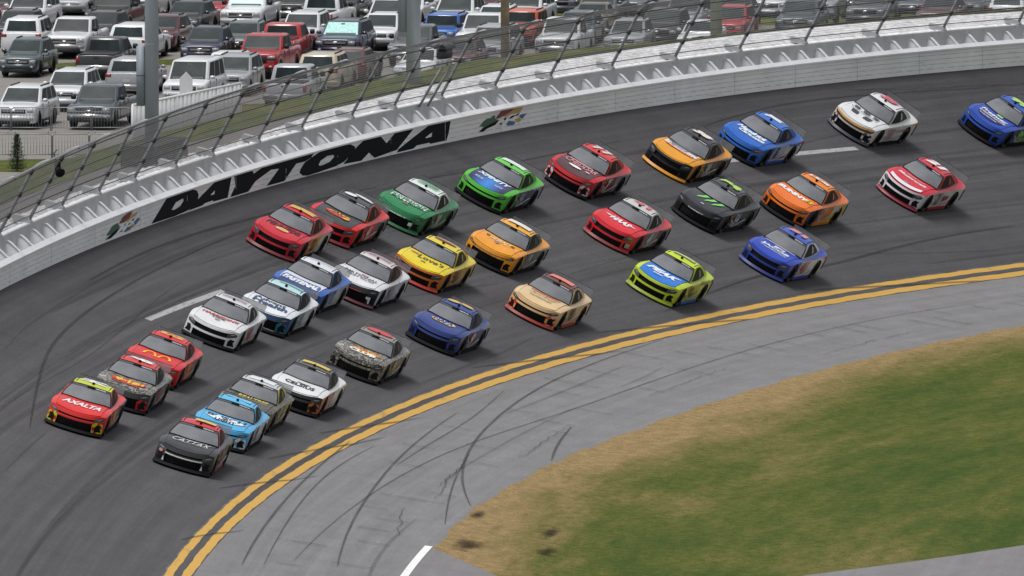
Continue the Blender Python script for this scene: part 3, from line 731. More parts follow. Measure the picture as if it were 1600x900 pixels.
# ruts and scorched scars in the grass
def scar_mat(key):
    m, nt, N, L, b = base_mat(key)
    b.inputs['Base Color'].default_value = (0.035, 0.026, 0.017, 1); b.inputs['Roughness'].default_value = 1.0; b.inputs['Specular IOR Level'].default_value = 0.1
    uv = N.new('ShaderNodeUVMap'); uv.uv_map = 'UVMap'
    ln = N.new('ShaderNodeVectorMath'); ln.operation = 'LENGTH'; L.new(uv.outputs[0], ln.inputs[0])
    geo = N.new('ShaderNodeTexCoord')
    n = N.new('ShaderNodeTexNoise'); n.inputs['Scale'].default_value = 2.2; n.inputs['Detail'].default_value = 7; n.inputs['Roughness'].default_value = 0.7
    L.new(geo.outputs['Object'], n.inputs['Vector'])
    ad = N.new('ShaderNodeMath'); ad.operation = 'MULTIPLY_ADD'; ad.inputs[1].default_value = 2.6; L.new(n.outputs['Fac'], ad.inputs[0]); L.new(ln.outputs['Value'], ad.inputs[2])
    r = N.new('ShaderNodeMapRange'); r.inputs[1].default_value = 1.35; r.inputs[2].default_value = 2.15; r.inputs[3].default_value = 0.8; r.inputs[4].default_value = 0.0
    L.new(ad.outputs[0], r.inputs[0]); L.new(r.outputs[0], b.inputs['Alpha'])
    MATS[key] = m
    return m
M_SCAR = scar_mat('mud_scar_soft')
for s, l, a, c in MUD:
    V, U = [], []
    for i in range(9):
        for j in range(9):
            u_, v_ = i / 4 - 1, j / 4 - 1
            V.append(road(s + u_ * a * 1.5, l + v_ * c * 1.5, 0.05)); U.append((u_ * 1.5, v_ * 1.5))
    ob('mud_scar', mk_mesh('mud_scar', V, grid_faces(9, 9), True, U), infield, M_SCAR)

# loose grass: tufts standing up from the infield (nobody could count them)
V, F, TU = [], [], []
gr = random.Random(11)
def clear_of_pavement(s, l):
    if l > grass_edge(s) - 0.05: return False
    if s < -75.8 and s > -90 and (l > up(s) - 0.1): return False
    if s <= -88: return False
    if s < 0 and l < lo(s) + 0.1: return False
    return True
n_t = 0
while n_t < 36000:
    s = gr.uniform(-88, 45); u = gr.random()
    l = grass_edge(s) - 26 * u ** 1.2
    if not clear_of_pavement(s, l): continue
    p = road(s, l, 0.0)
    h = gr.uniform(.012, .035); w = gr.uniform(.008, .02); a = gr.uniform(0, 6.28); q = gr.uniform(-.04, .04)
    k = len(V)
    c_, s_ = math.cos(a) * w, math.sin(a) * w
    V += [(p[0] - c_, p[1] - s_, p[2]), (p[0] + c_, p[1] + s_, p[2]), (p[0] + q, p[1] + q * .5, p[2] + h)]
    F.append((k, k + 1, k + 2)); n_t += 1; TU += [(s, edge2(s) - l)] * 3
tufts = ob('grass_tufts', mk_mesh('grass_tufts', V, F, False, TU), None, M_GRASS)
tufts['kind'] = 'stuff'; tufts['label'] = 'short tan and green grass tufts on the infield'; tufts['category'] = 'grass'
# ------------------------------------------------------------------ outer wall, painted letters, gussets, catch fence
M_WALL = mat('wall_white', (0.84, 0.84, 0.855), 0.55, var=0.08, vscale=0.5)
M_CAP = mat('wall_cap_white', (0.84, 0.84, 0.87), 0.45, var=0.03, vscale=1.0)
M_GUSS = mat('gusset_white', (0.74, 0.75, 0.775), 0.5, var=0.08, vscale=2.0)
M_CONC = mat('concrete_grey', (0.52, 0.52, 0.54), 0.8, var=0.10, vscale=1.5)
M_BLACKP = mat('black_wall_paint', (0.008, 0.009, 0.014), 0.85, spec=0.15)
M_STEEL = mat('galvanised_steel', (0.30, 0.31, 0.325), 0.55, metal=0.3, var=0.1, vscale=3)
M_DSTEEL = mat('dark_steel', (0.075, 0.078, 0.085), 0.6, metal=0.2)
M_WIRE = mat('wire', (0.30, 0.30, 0.31), 0.6, metal=0.2)
WS = seq(-150, 150, 1.0)
wall = empty('outer_wall', 'white steel and foam barrier wall with large black painted letters round the turn', 'wall', wallpt(0, 0, 0))
wl0 = Vector(wall.location)
def child_mesh(name, me, m, par=wall):
    o = ob(name, me, par, m)
    return o
def rel(p, o=wl0):
    return (p[0] - o.x, p[1] - o.y, p[2] - o.z)
def wsweep(name, prof, m, ss=WS, par=wall, o=wl0, smooth=False):
    return child_mesh(name, strip(name, prof, ss, lambda s, d, h: rel(wallpt(s, d, h * wall_h(s) if abs(h) <= 1.0 else h - 1 + wall_h(s)), o), smooth), m, par)
# heights <= 1 are fractions of the wall height, above 1: metres over the top
H = lambda m_: 1 + m_
# the steel tubes of the barrier: five stacked tubes with fine joints between
for k in range(5):
    a, c = k / 5 * 0.93, (k + 1) / 5 * 0.93
    wsweep('steel_tube', [(0.045, a), (0.0, a + 0.016), (0.0, c - 0.016), (0.045, c)], M_WALL)
wsweep('barrier_back', [(0.05, 0.0), (0.05, 0.93)], M_CONC)
wsweep('wall_cap', [(0.0, 0.90), (-0.045, 0.905), (-0.05, 0.97), (0.12, H(0.11)), (0.16, H(0.08)), (0.17, 0.8)], M_CAP)
wsweep('gap_floor', [(0.17, 0.72), (0.70, 0.72)], M_CONC)
wsweep('concrete_wall', [(0.70, 0.5), (0.70, H(0.60)), (0.72, H(0.63)), (0.92, H(0.63)), (0.94, H(0.60)), (0.94, 0.2)], M_CONC)
# seams in the tubes every 6.1 m
for s in seq(-116, 116, 6.1):
    V, F = [], []
    for h in (0.02, 0.92):
        for q in (-.02, .02):
            V.append(rel(wallpt(s + q, -0.006, h * wall_h(s))))
    child_mesh('seam', mk_mesh('seam', V, [(0, 1, 3, 2)]), M_CONC)
# gusset plates between the barrier and the concrete wall (one mesh per direction would drift with the curve: each its own)
gi = 0
for s in seq(-66, 96, 1.82):
    V = []
    lean = lambda h: 0.55 * max(0.0, h - 1.0)
    for q in (-0.035, 0.035):
        for d, h in ((0.16, 0.80), (0.16, H(0.08)), (0.22, H(0.12)), (0.50, H(0.34)), (0.60, H(0.40)), (0.70, H(0.40)), (0.70, 0.80)):
            V.append(rel(wallpt(s + q + lean(h), d, h * wall_h(s) if h <= 1 else h - 1 + wall_h(s))))
    F = [tuple(range(7)), tuple(reversed(range(7, 14)))] + [(i, 7 + i, 7 + (i + 1) % 7, (i + 1) % 7) for i in range(7)]
    # flange on the sloping edge
    n0 = len(V)
    for q in (-0.09, 0.16):
        for d, h in ((0.16, H(0.092)), (0.22, H(0.132)), (0.50, H(0.354)), (0.60, H(0.414)), (0.66, H(0.414))):
            V.append(rel(wallpt(s + q + lean(h), d, h - 1 + wall_h(s))))
    F += [(n0 + i, n0 + 5 + i, n0 + 6 + i, n0 + 1 + i) for i in range(4)]
    child_mesh('gusset', mk_mesh('gusset', V, F), M_GUSS)
# painted letters and flag emblems, 4 mm in front of the tubes
def tri_poly(name, outer, holes, m, d=-0.005):
    cu = bpy.data.curves.new(name, 'CURVE'); cu.dimensions = '2D'; cu.fill_mode = 'BOTH'
    for poly in [outer] + holes:
        # densify so that the paint follows the curve of the wall
        P = []
        for i, (s, h) in enumerate(poly):
            s2, h2 = poly[(i + 1) % len(poly)]
            n = max(1, int(abs(s2 - s) / 0.5))
            P += [(s + (s2 - s) * k / n, h + (h2 - h) * k / n) for k in range(n)]
        sp = cu.splines.new('POLY'); sp.points.add(len(P) - 1)
        for p, (s, h) in zip(sp.points, P):
            p.co = (s, h, 0, 1)
        sp.use_cyclic_u = True
    t = bpy.data.objects.new(name, cu)
    me = bpy.data.meshes.new_from_object(t)
    bpy.data.objects.remove(t); bpy.data.curves.remove(cu)
    for v in me.vertices:
        v.co = rel(wallpt(v.co.x, d, max(v.co.y, 0.01)))
    me.materials.clear()
    return child_mesh(name, me, m)
hmax = lambda P: [(s, min(max(h, 0.03), wall_h(s) * 0.915)) for s, h in P]
L_ = LETTERS
for outer, holes in ((L_[0], [L_[1]]), (L_[2], [L_[3]]), (L_[4], []), (L_[5], []), (L_[6], [L_[7]]), (L_[8], []), (L_[9], [L_[10]])):
    tri_poly('painted_letter', hmax(outer), holes, M_BLACKP)
FC = {'g': mat('flag_green', (0.03, 0.12, 0.075), .5), 'k': M_BLACKP, 'r': mat('flag_red', (0.20, 0.025, 0.035), .5), 'y': mat('flag_yellow', (0.52, 0.33, 0.10), .5), 'b': mat('flag_blue', (0.05, 0.14, 0.29), .5)}
for lg in (LOGO1, LOGO2):
    for i, (c, p) in enumerate(lg):
        tri_poly('flag_emblem', hmax(p), [], FC[c], -0.005 - 0.001 * (i % 3))

# white rubble strip, access road and grass verge behind the wall
M_RUBBLE = mat('white_rubble', (0.64, 0.64, 0.65), 0.8, var=0.32, vscale=3.5, bump=0.6, bscale=14)
rr = random.Random(5)
def prof_d(s):   # (end of white strip, end of road, end of grass)
    if s < -4: return 1.75, 3.1, 5.2
    if s < 6:
        t = (s + 4) / 10; return 1.75 + 1.05 * t, 3.1 - 0.2 * t, 5.2
    if s < 30: return 2.85, 2.9, 5.3
    t = min(1, (s - 30) / 14); return 2.85 + .3 * t, 2.9 + .3 * t, 5.3 - 1.9 * t
def behind(name, i0, i1, h0, h1, nj, m, jit=0.0, dz=0.0, step=0.5, s0=-150, s1=150):
    V, U = [], []
    ss = seq(s0, s1, step)
    for s in ss:
        D = (0.94,) + prof_d(s)
        for j in range(nj):
            t = j / (nj - 1); d = D[i0] + (D[i1] - D[i0]) * t
            jj = jit if 0 < j < nj - 1 else 0
            V.append(wallpt(s, d + rr.uniform(-jj, jj) * .5, wall_h(s) + h0 + (h1 - h0) * t + rise(s) * (t if i0 == 0 else 1) + rr.uniform(-jj * .3, jj) + dz)); U.append((s, d))
    o = ob(name, mk_mesh(name, V, grid_faces(len(ss), nj), jit == 0, U), None, m)
    o['kind'] = 'structure'
    return o
def rise(s):
    t = min(1, max(0, (s - 2) / 34)); return 0.34 * t * t * (3 - 2 * t)
behind('white_rubble_strip', 0, 1, 0.56, 0.60, 8, M_RUBBLE, 0.10, step=0.22, s0=-70, s1=100)
behind('access_road', 1, 2, 0.58, 0.62, 4, M_OUTROAD, step=2)
behind('verge_grass', 2, 3, 0.64, 0.66, 8, M_VERGE, 0.06, step=0.5)
# earth bank from the verge down to the parking lot
LOTZ = -1.45
V, U = [], []
ss = seq(-150, 150, 3)
for s in ss:
    d0 = prof_d(s)[2] - 0.03
    top = wallpt(s, d0, wall_h(s) + 0.66 + rise(s))
    for j in range(8):
        t = j / 7
        p = wallpt(s, d0 + 26 * t, 0)
        z = top[2] + (LOTZ - 0.3 - top[2]) * (t ** 0.85)
        V.append((p[0], p[1], z)); U.append((s, 26 * t))
bank = ob('earth_bank', mk_mesh('earth_bank', V, grid_faces(len(ss), 8), True, U), None, M_VERGE); bank['kind'] = 'structure'

# ---- catch fence
M_SCUFF = rubber_mat('wall_scuff', 0.35)
V, F = [], []
for k in range(1, 5):                  # pale weld strips along the tube joints
    for i in range(150):
        s = -60 + i * 1.0 + 0.37 * k; L0 = 0.34; hh = k / 5 * 0.90
        q_ = len(V)
        for ds, dh in ((0, -.016), (L0, -.016), (L0, .022), (0, .022)):
            V.append(rel(wallpt(s + ds, -0.004, hh * wall_h(s) + dh)))
        F.append((q_, q_ + 1, q_ + 2, q_ + 3))
child_mesh('weld_strip', mk_mesh('weld_strip', V, F), M_CAP)['kind'] = 'stuff'
sr = random.Random(17)
for i in range(12):                    # tyre scuffs and scrapes along the wall face
    s0 = sr.uniform(-48, 76); ln = sr.uniform(.8, 3); h0 = sr.uniform(.08, .62); dh = sr.uniform(-.08, .08); w_ = sr.uniform(.008, .02)
    n = 10; V, U = [], []
    for k in range(n):
        t = k / (n - 1)
        for j in range(3):
            V.append(rel(wallpt(s0 + ln * t, -0.012 - 0.0004 * i, h0 + dh * t + (j - 1) * w_ * math.sin(math.pi * (t * .9 + .05))))); U.append((s0 * 3 + ln * t * 2, j / 2))
    child_mesh('scuff_mark', mk_mesh('scuff_mark', V, grid_faces(n, 3), False, U), M_SCUFF)
fence = empty('catch_fence', 'tall grey mesh catch fence with inward curved posts on top of the outer wall', 'fence', wallpt(0, 0.8, 1.6))
fo = Vector(fence.location)
def frel(p): return rel(p, fo)
def fpt(s, t):
    """point of the fence sheet: t = 0 foot, 1 = bend, 2 = tip (leans in over the track)"""
    if t <= 1:
        d, h = 0.82 - 1.20 * t, 0.66 + 2.25 * t
    else:
        u = t - 1
        w = u * R(52)
        d, h = -0.38 - 0.62 * math.sin(w) * 1.0 - 0.10 * u, 2.91 + 0.50 * (math.sin(w * 1.1) if u < 1 else math.sin(w * 1.1)) * (1 - 0.35 * u)
    return wallpt(s, d, wall_h(s) + h)
M_POSTFOOT = mat('bracket_grey', (0.46, 0.47, 0.48), .6)
POSTS = [-57.5, -52, -46.2, -40.9, -36.5, -32, -27, -22.3, -17.1, -12.5, -6.9, -1.8, 4, 8.8, 14, 19.8, 25.7, 32.1, 38.6, 45.1, 51.6, 58.6, 65.1, 72.3, 79, 86]
for s in POSTS:
    path = [frel(fpt(s, t)) for t in (0, 0.33, 0.66, 1.0, 1.15, 1.3, 1.5, 1.75, 2.0)]
    po = ob('post', tubes('post', [path], 0.058, 8), fence, M_STEEL)
    # foot bracket reaching back over the concrete wall
    V = []
    for q in (-0.16, 0.16):
        for d, h in ((0.70, 0.635), (0.70, 0.66), (0.80, 0.80), (1.30, 0.92), (1.36, 0.86), (1.30, 0.66)):
            V.append(frel(wallpt(s + q, d, wall_h(s) + h)))
    F = [tuple(range(6)), tuple(reversed(range(6, 12)))] + [(i, 6 + i, 6 + (i + 1) % 6, (i + 1) % 6) for i in range(6)]
    ob('foot_bracket', mk_mesh('foot_bracket', V, F), po, M_POSTFOOT)
    for t in (0.30, 0.62, 0.95):
        a = Vector(frel(fpt(s, t - 0.035))); c = Vector(frel(fpt(s, t + 0.035)))
        ob('cable_clamp', tubes('cable_clamp', [[a, c]], 0.085, 8), po, M_DSTEEL)
FS = seq(-60, 90, 1.0)
for t, r_ in ((0.10, .016), (0.30, .024), (0.45, .011), (0.62, .022), (0.78, .011), (0.95, .022), (1.25, .012), (1.5, .014), (1.95, .012)):
    ob('cable', tubes('cable', [[frel(fpt(s, t)) for s in FS]], r_, 5), fence, M_DSTEEL)
V, F = [], []
TT = [0.02, 0.5, 1.0, 1.2, 1.45, 1.75, 2.0]
def wire(path, r, n=3):
    global V, F
    v, f = tube_vf(path, r, n, len(V), False); V += v; F += f
for s in seq(-60, 90, 0.10):
    wire([frel(fpt(s, t)) for t in TT], 0.0052)
for t in seq(0.03, 1.0, 0.040) + seq(1.07, 2.0, 0.10):
    wire([frel(fpt(s, t)) for s in seq(-60, 90, 3.0)], 0.0052)
mesh_o = ob('wire_mesh', mk_mesh('wire_mesh', V, F), fence, M_WIRE)
mesh_o['kind'] = 'stuff'

# things fixed behind / to the fence
def wempty(name, label, cat, s, d, h, group=None):
    a = float(np.interp(s, SS, _a))
    return empty(name, label, cat, wallpt(s, d, wall_h(s) + h), a - math.pi / 2, group)   # local y runs along the wall (away), local -x = towards the track... x = inwards
# light poles
M_POLE = mat('pole_grey', (0.36, 0.40, 0.45), 0.5, metal=0.2, var=0.08, vscale=0.8)
M_POLE2 = mat('pole_box_grey', (0.29, 0.33, 0.37), 0.55, var=0.06, vscale=1.2)
def pole(name, label, s, d, r, hh, m, ring=True):
    e = wempty(name, label, 'light pole' if m is M_POLE else 'utility pole', s, d, -0.2)
    pth = [(0, 0, 0), (0, 0, hh * .5), (0, 0, hh)]
    V, F = tube_vf(pth, [r, r * .97, r * .92], 20)
    ob('shaft', mk_mesh('shaft', V, F, True), e, m)
    if ring:
        V, F = tube_vf([(0, 0, .0), (0, 0, .12)], r * 1.5, 20)
        ob('base_plate', mk_mesh('base_plate', V, F), e, M_DSTEEL)
        V, F = tube_vf([(0, 0, 4.9), (0, 0, 4.94)], r * 1.02, 20)
        ob('joint_band', mk_mesh('joint_band', V, F), e, M_POLE2)
    return e
p1_ = pole('light_pole', 'thick round grey light pole beside the white board fence', -14.9, 2.25, 0.25, 14, M_POLE)
ob('junction_box', boxes('junction_box', [(-0.52, -0.24, -0.16, 0.16, 2.75, 4.85)], 0.02), p1_, M_POLE2)
ob('door_seam', boxes('door_seam', [(-0.522, -0.238, -0.163, 0.163, 3.8, 3.83)]), p1_, M_DSTEEL)
p2_ = pole('light_pole', 'thick grey light pole rising from the verge above the long painted word', 18.5, 3.5, 0.27, 14, M_POLE)
ob('junction_box', boxes('junction_box', [(-0.55, -0.25, -0.16, 0.16, 2.95, 6.5)], 0.02), p2_, M_POLE2)
pole('wooden_pole', 'tan round wooden pole behind the catch fence', 31.6, 4.9, 0.165, 14, mat('pole_wood', (0.33, 0.26, 0.20), 0.9, var=0.25, vscale=3), False)
pole('light_pole', 'pale grey pole behind the fence in front of the red car', 54.0, 5.6, 0.235, 14, mat('pole_pale', (0.52, 0.54, 0.56), 0.55, var=.06), False)['category'] = 'light pole'
# ------------------------------------------------------------------ stock cars (x forward, y to the car's left, z up, origin on the ground under the middle)
_cx = [2.42, 2.2, 1.9, 1.4, 0.9, 0.4, -0.4, -1.2, -1.7, -2.1, -2.42]
f_zc = spline(_cx, [0.60, 0.672, 0.735, 0.795, 0.85, 0.88, 0.89, 0.91, 0.935, 0.95, 0.94])
f_zs = spline(_cx, [0.57, 0.68, 0.765, 0.83, 0.845, 0.845, 0.855, 0.885, 0.915, 0.925, 0.905])
f_ys = spline(_cx, [0.86, 0.93, 0.972, 1.0, 0.985, 0.975, 0.975, 0.99, 1.0, 0.965, 0.90])
def ztop(x, y):
    t = min(1.0, abs(y) / f_ys(x))
    w = min(1, max(0, (t - 0.35) / 0.5)); w = w * w * (3 - 2 * w)
    return f_zc(x) + (f_zs(x) - f_zc(x)) * w - 0.085 * t ** 7
def xfront(y):
    return 2.40 - 0.40 * (abs(y) / 0.96) ** 2.5
def nose_pt(y, v):
    """v 0 = bottom edge over the splitter, 1 = hood edge"""
    xt = xfront(y); zt_ = ztop(xt, y)
    z = 0.10 + (zt_ - 0.10) * v
    x = xt + 0.075 * (1 - v) ** 0.8 + 0.05 * math.sin(math.pi * min(1, v * 1.05)) * (1 - 0.4 * abs(y))
    return (x, y, z)
def side_y(x, z):
    t = (z - 0.16) / 0.7
    return f_ys(x) - 0.03 * (1 - min(1, max(0, t * 2.2))) ** 2 - 0.012 * max(0, t - .8) * 5
AX = (1.395, -1.395)
AR = 0.395
def arch_z(x):
    z = 0.15
    for a in AX:
        d = AR * AR - (x - a) ** 2
        if d > 0:
            z = max(z, 0.335 + math.sqrt(d))
    return z
f_roof = spline([0.25, -0.05, -0.4, -0.7, -1.0], [1.225, 1.285, 1.316, 1.310, 1.272])
def roof_z(x, y):
    return f_roof(x) - 0.05 * (y / 0.65) ** 2
def ws_base(w): y = 0.865 * w; x = 1.0 - 0.27 * w * w; return (x, y, ztop(x, y) + 0.012)
def ws_top(w): y = 0.655 * w; x = 0.20 - 0.10 * w * w; return (x, y, roof_z(x, y))
def lerp3(a, c, t): return tuple(a[i] + (c[i] - a[i]) * t for i in range(3))
U13 = [-1, -.92, -.8, -.62, -.4, -.2, 0, .2, .4, .62, .8, .92, 1]
RC = {}
# body shell: the whole upper surface
xs = [0, .03, .07, .13, .2, .28, .36, .45, .55, .65, .75, .84, .9, .95, 1]
def top_pt(u, t, lift=0.0):
    yf = 0.96 * u
    x0 = xfront(yf); x1 = -2.42 + 0.07 * u * u
    x = x0 + (x1 - x0) * t
    y = u * (f_ys(x) if t > 0.06 else f_ys(x) * t / .06 + 0.96 * (1 - t / .06))
    return (x, y, ztop(x, y) + lift)
RC['body'] = grid('body', lambda t, u: top_pt(u, t), xs, [-1, -.98, -.94] + U13[1:-1] + [.94, .98, 1])
# hood
def ridge(w, t): return 0.010 * math.exp(-((abs(w) - .56) / .10) ** 2) * math.sin(math.pi * min(1, max(0, t))) ** .7
def hood_pt(t, w):
    y = 0.77 * w; x0 = xfront(y) - 0.045; x1 = 1.02 - 0.20 * w * w
    x = x0 + (x1 - x0) * t; y = y * (1 + 0.05 * t)
    return (x, y, ztop(x, y) + 0.008 + 0.010 * math.sin(math.pi * t) * (1 - abs(w)) + ridge(w, t))
def hood_z(x, y):
    w = y / 0.79; x0 = xfront(y) - .045; x1 = 1.02 - .20 * w * w
    t = min(1, max(0, (x - x0) / (x1 - x0)))
    return ztop(x, y) + 0.010 + 0.010 * math.sin(math.pi * t) * (1 - min(1, abs(w))) + ridge(w, t)
RC['hood'] = grid('hood', hood_pt, [i / 10 for i in range(11)], [-1, -.92, -.8, -.72, -.64, -.56, -.48, -.40, -.3, -.15, 0, .15, .3, .40, .48, .56, .64, .72, .8, .92, 1])
# nose styles
def hole(style, y, v):
    ay = abs(y)
    if style == 'C': return (0.06 < v < 0.56 and ay < 0.62) or (0.70 < v < 0.80 and ay < 0.70)
    if style == 'F': return (0.58 < v < 0.86 and ay < 0.70) or (0.06 < v < 0.44 and ay < 0.62)
    return 0.06 < v < 0.66 and ay < 0.66
NY = [-.96, -.93, -.88, -.80, -.74, -.70, -.66, -.62, -.60, -.52, -.35, -.17, 0, .17, .35, .52, .60, .62, .66, .70, .74, .80, .88, .93, .96]
for st, NV in (('C', [0, .06, .2, .4, .56, .63, .70, .80, .9, 1]), ('F', [0, .06, .2, .34, .44, .51, .58, .72, .86, .93, 1]), ('T', [0, .06, .2, .42, .55, .66, .74, .82, .91, 1])):
    sk = lambda i, j, st=st, NV=NV: hole(st, (NY[i] + NY[i + 1]) / 2, (NV[j] + NV[j + 1]) / 2)
    RC['nose_' + st] = grid('nose', lambda y, v: nose_pt(y, v), NY, NV, sk)
    RC['gr_' + st] = grid('grille', lambda y, v: (lambda p: (p[0] - 0.07, p[1], p[2]))(nose_pt(y, v)), [-.74, -.35, 0, .35, .74], [.03, .3, .5, .7, .90])
# grille bars
V, F = [], []
for v in (.16, .22, .28, .34, .40, .46):
    pts = [nose_pt(y, v) for y in (-.6, -.3, 0, .3, .6)]
    a, f = tube_vf([(p[0] - 0.05, p[1], p[2]) for p in pts], 0.008, 4, len(V)); V += a; F += f
RC['bars'] = mk_mesh('grille_bars', V, F)
def nose_patch(name, poly, lift=0.006, sub=3):
    """polygon (y, v) laid on the nose"""
    n = len(poly); V = []
    c = (sum(p[0] for p in poly) / n, sum(p[1] for p in poly) / n)
    for y, v in poly + [c]:
        p = nose_pt(y, v); V.append((p[0] + lift, p[1] * (1 + lift * .5), p[2] + lift * .3))
    return mk_mesh(name, V, [(i, (i + 1) % n, n) for i in range(n)], True)
for sg, nm in ((1, 'l'), (-1, 'r')):
    f = lambda P: [(sg * a, b) for a, b in P]
    RC['inlet_' + nm] = nose_patch('air_inlet', f([(.70, .12), (.69, .38), (.76, .54), (.90, .50), (.86, .36), (.92, .14)]), 0.010)
    RC['accent_' + nm] = nose_patch('inlet_surround', f([(.62, .06), (.60, .52), (.70, .66), (.92, .60), (.955, .12), (.86, .03)]), 0.006)
    RC['lamp_C' + nm] = nose_patch('headlight', f([(.60, .68), (.64, .82), (.84, .90), (.93, .88), (.90, .76), (.74, .67)]), 0.006)
    RC['lamp_F' + nm] = nose_patch('headlight', f([(.60, .62), (.62, .84), (.82, .90), (.93, .84), (.90, .70), (.74, .60)]), 0.006)
    RC['lamp_T' + nm] = nose_patch('headlight', f([(.52, .74), (.56, .80), (.84, .93), (.94, .88), (.90, .78), (.74, .72)]), 0.006)
    RC['drl_' + nm] = nose_patch('lamp_strip', f([(.70, .775), (.72, .80), (.86, .86), (.87, .84), (.77, .775)]), 0.011)
# splitter lip
V = []
ys = [i / 10 * 0.98 for i in range(-10, 11)]
for y in ys:
    p = nose_pt(max(-.96, min(.96, y)), 0)
    for dx, z in ((-0.25, 0.03), (0.11, 0.035), (0.125, 0.065), (0.02, 0.135)):
        V.append((p[0] + dx, y * 1.01, z))
RC['splitter'] = mk_mesh('splitter', V, grid_faces(len(ys), 4))
# flanks: front fender, door, quarter panel for each side
def side_cols(a, c):
    X = set([a, c])
    for k in range(int(abs(a - c) / 0.1) + 1):
        X.add(a + (c - a) * k / max(1, int(abs(a - c) / 0.1)))
    for q in AX:
        for d in (-AR, -AR * .98, -AR * .92, -AR * .8, -AR * .6, -AR * .3, 0, AR * .3, AR * .6, AR * .8, AR * .92, AR * .98, AR):
            if min(a, c) < q + d < max(a, c): X.add(q + d)
    return sorted(X, reverse=True)
def side_panel(name, a, c, sg):
    X = side_cols(a, c); V = []
    for x in X:
        zb = arch_z(x); y1 = f_ys(x); zt_ = ztop(x, y1) 
        for k in range(7):
            t = k / 6; z = zb + (zt_ - zb) * t
            xx = x + (0.075 * (1 - t) ** .8 if x > 1.99 else 0)
            V.append((xx, sg * side_y(min(x, 2.4), z) if k < 6 else sg * y1, z))
    F = grid_faces(len(X), 7)
    return mk_mesh(name, V, F if sg > 0 else [tuple(reversed(f)) for f in F], True)
for sg, nm in ((1, 'l'), (-1, 'r')):
    RC['fender_' + nm] = side_panel('fender', 2.005, 0.80, sg)
    RC['door_' + nm] = side_panel('door', 0.80, -0.62, sg)
    RC['quarter_' + nm] = side_panel('quarter_panel', -0.62, -2.36, sg)
    V, F = box_vf(-0.98, 0.98, min(sg * .90, sg * .985), max(sg * .90, sg * .985), 0.055, 0.165)
    RC['skirt_' + nm] = mk_mesh('side_skirt', V, F)
    # greenhouse flank
    def gh(t, v, sg=sg, lift=0.0):
        bx = 0.735 + (-1.86 - 0.735) * t; by = 0.865 - 0.17 * t ** 3
        B = (bx, by, ztop(bx, by) + 0.006)
        tx = 0.10 + (-1.0 - 0.10) * t
        T = (tx, 0.655 - 0.03 * t, roof_z(tx, 0.655))
        p = lerp3(B, T, v); bul = 0.03 * math.sin(math.pi * v)
        return (p[0], sg * (p[1] + bul + lift), p[2] + lift * .4)
    RC['pillar_' + nm] = grid('roof_pillar', gh, [0, .06, .14, .25, .4, .55, .7, .85, 1], [0, .15, .35, .6, .85, 1])
    def gpoly(name, poly, lift):
        n = len(poly); c = (sum(p[0] for p in poly) / n, sum(p[1] for p in poly) / n)
        return mk_mesh(name, [gh(t, v, lift=lift) for t, v in poly + [c]], [(i, (i + 1) % n, n) for i in range(n)], True)
    RC['win_' + nm] = gpoly('side_window', [(.07, .08), (.085, .45), (.14, .80), (.22, .93), (.36, .95), (.485, .95), (.49, .5), (.49, .08), (.25, .06)], 0.008)
    RC['qwin_' + nm] = gpoly('quarter_window', [(.51, .08), (.505, .94), (.62, .92), (.72, .78), (.79, .50), (.81, .14)], 0.008)
    RC['net_' + nm] = gpoly('window_net', [(.56, .16), (.56, .82), (.64, .80), (.72, .52), (.74, .18)], 0.012)
# glass, roof, rear
RC['windshield'] = grid('windshield', lambda v, w: (lambda p: (p[0] + .02 * math.sin(math.pi * v), p[1], p[2] + .03 * math.sin(math.pi * v) * (1 - w * w * .5)))(lerp3(ws_base(w * .985), ws_top(w * .985), v)), [0, .2, .4, .6, .8, 1], U13)
def roof_pt(t, w):
    a = ws_top(w); x = a[0] + (-1.0 - a[0]) * t; y = a[1] * (1 - 0.05 * t)
    return (x, y, roof_z(x, y) + 0.004)
RC['roof'] = grid('roof', roof_pt, [0, .1, .25, .4, .55, .7, .85, 1], U13)
def rear_pt(t, w):
    a = roof_pt(1, w); bx = -1.92 + .05 * w * w; by = 0.695 * w
    p = lerp3(a, (bx, by, ztop(bx, by) + .01), t)
    return (p[0], p[1], p[2] + .02 * math.sin(math.pi * t))
RC['rear_window'] = grid('rear_window', rear_pt, [0, .25, .5, .75, 1], U13)
RC['tail'] = grid('rear_fascia', lambda u, v: (-2.42 + 0.07 * u * u - .05 * math.sin(math.pi * v), u * .94, .28 + (ztop(-2.40, u * .94) - .28) * v), [-1, -.8, -.4, 0, .4, .8, 1], [0, .3, .6, 1])
# spoiler, see-through tinted blade with a dark frame
V, F = [], []
for w in (-1, -.6, -.2, .2, .6, 1):
    for x, z in ((-2.28, .93), (-2.28, .94), (-2.45, 1.16), (-2.46, 1.155)):
        V.append((x - .04 * (1 - w * w), .80 * w, z))
RC['spoiler'] = mk_mesh('spoiler', V, grid_faces(6, 4))
V, F = [], []
for pth in ([(-2.455 - .04 * (1 - w * w), .80 * w, 1.16) for w in (-1, -.6, -.2, .2, .6, 1)],):
    a, f = tube_vf(pth, .008, 5, len(V)); V += a; F += f
RC['spoiler_rail'] = mk_mesh('spoiler_rail', V, F)
RC['vent'] = boxes('windshield_vent', [(.235, .34, -.13, .15, 1.20, 1.245)], .008)
RC['camera'] = boxes('roof_camera', [(-.12, -.02, -.04, .04, 1.285, 1.355)], .01)
RC['wiper'] = tubes('wiper', [[(.95, .02, ztop(.95, .02) + .03), (.62, .06, 1.05)]], .008, 4)
for sg, nm in ((1, 'l'), (-1, 'r')):
    RC['rail_' + nm] = tubes('roof_rail', [[(x_, sg * .57, roof_z(x_, .57) + .012) for x_ in (-.05, -.3, -.6, -.97)]], .012, 4)
RC['under'] = boxes('floor_pan', [(-2.3, 1.95, -.86, .86, .05, .30)])
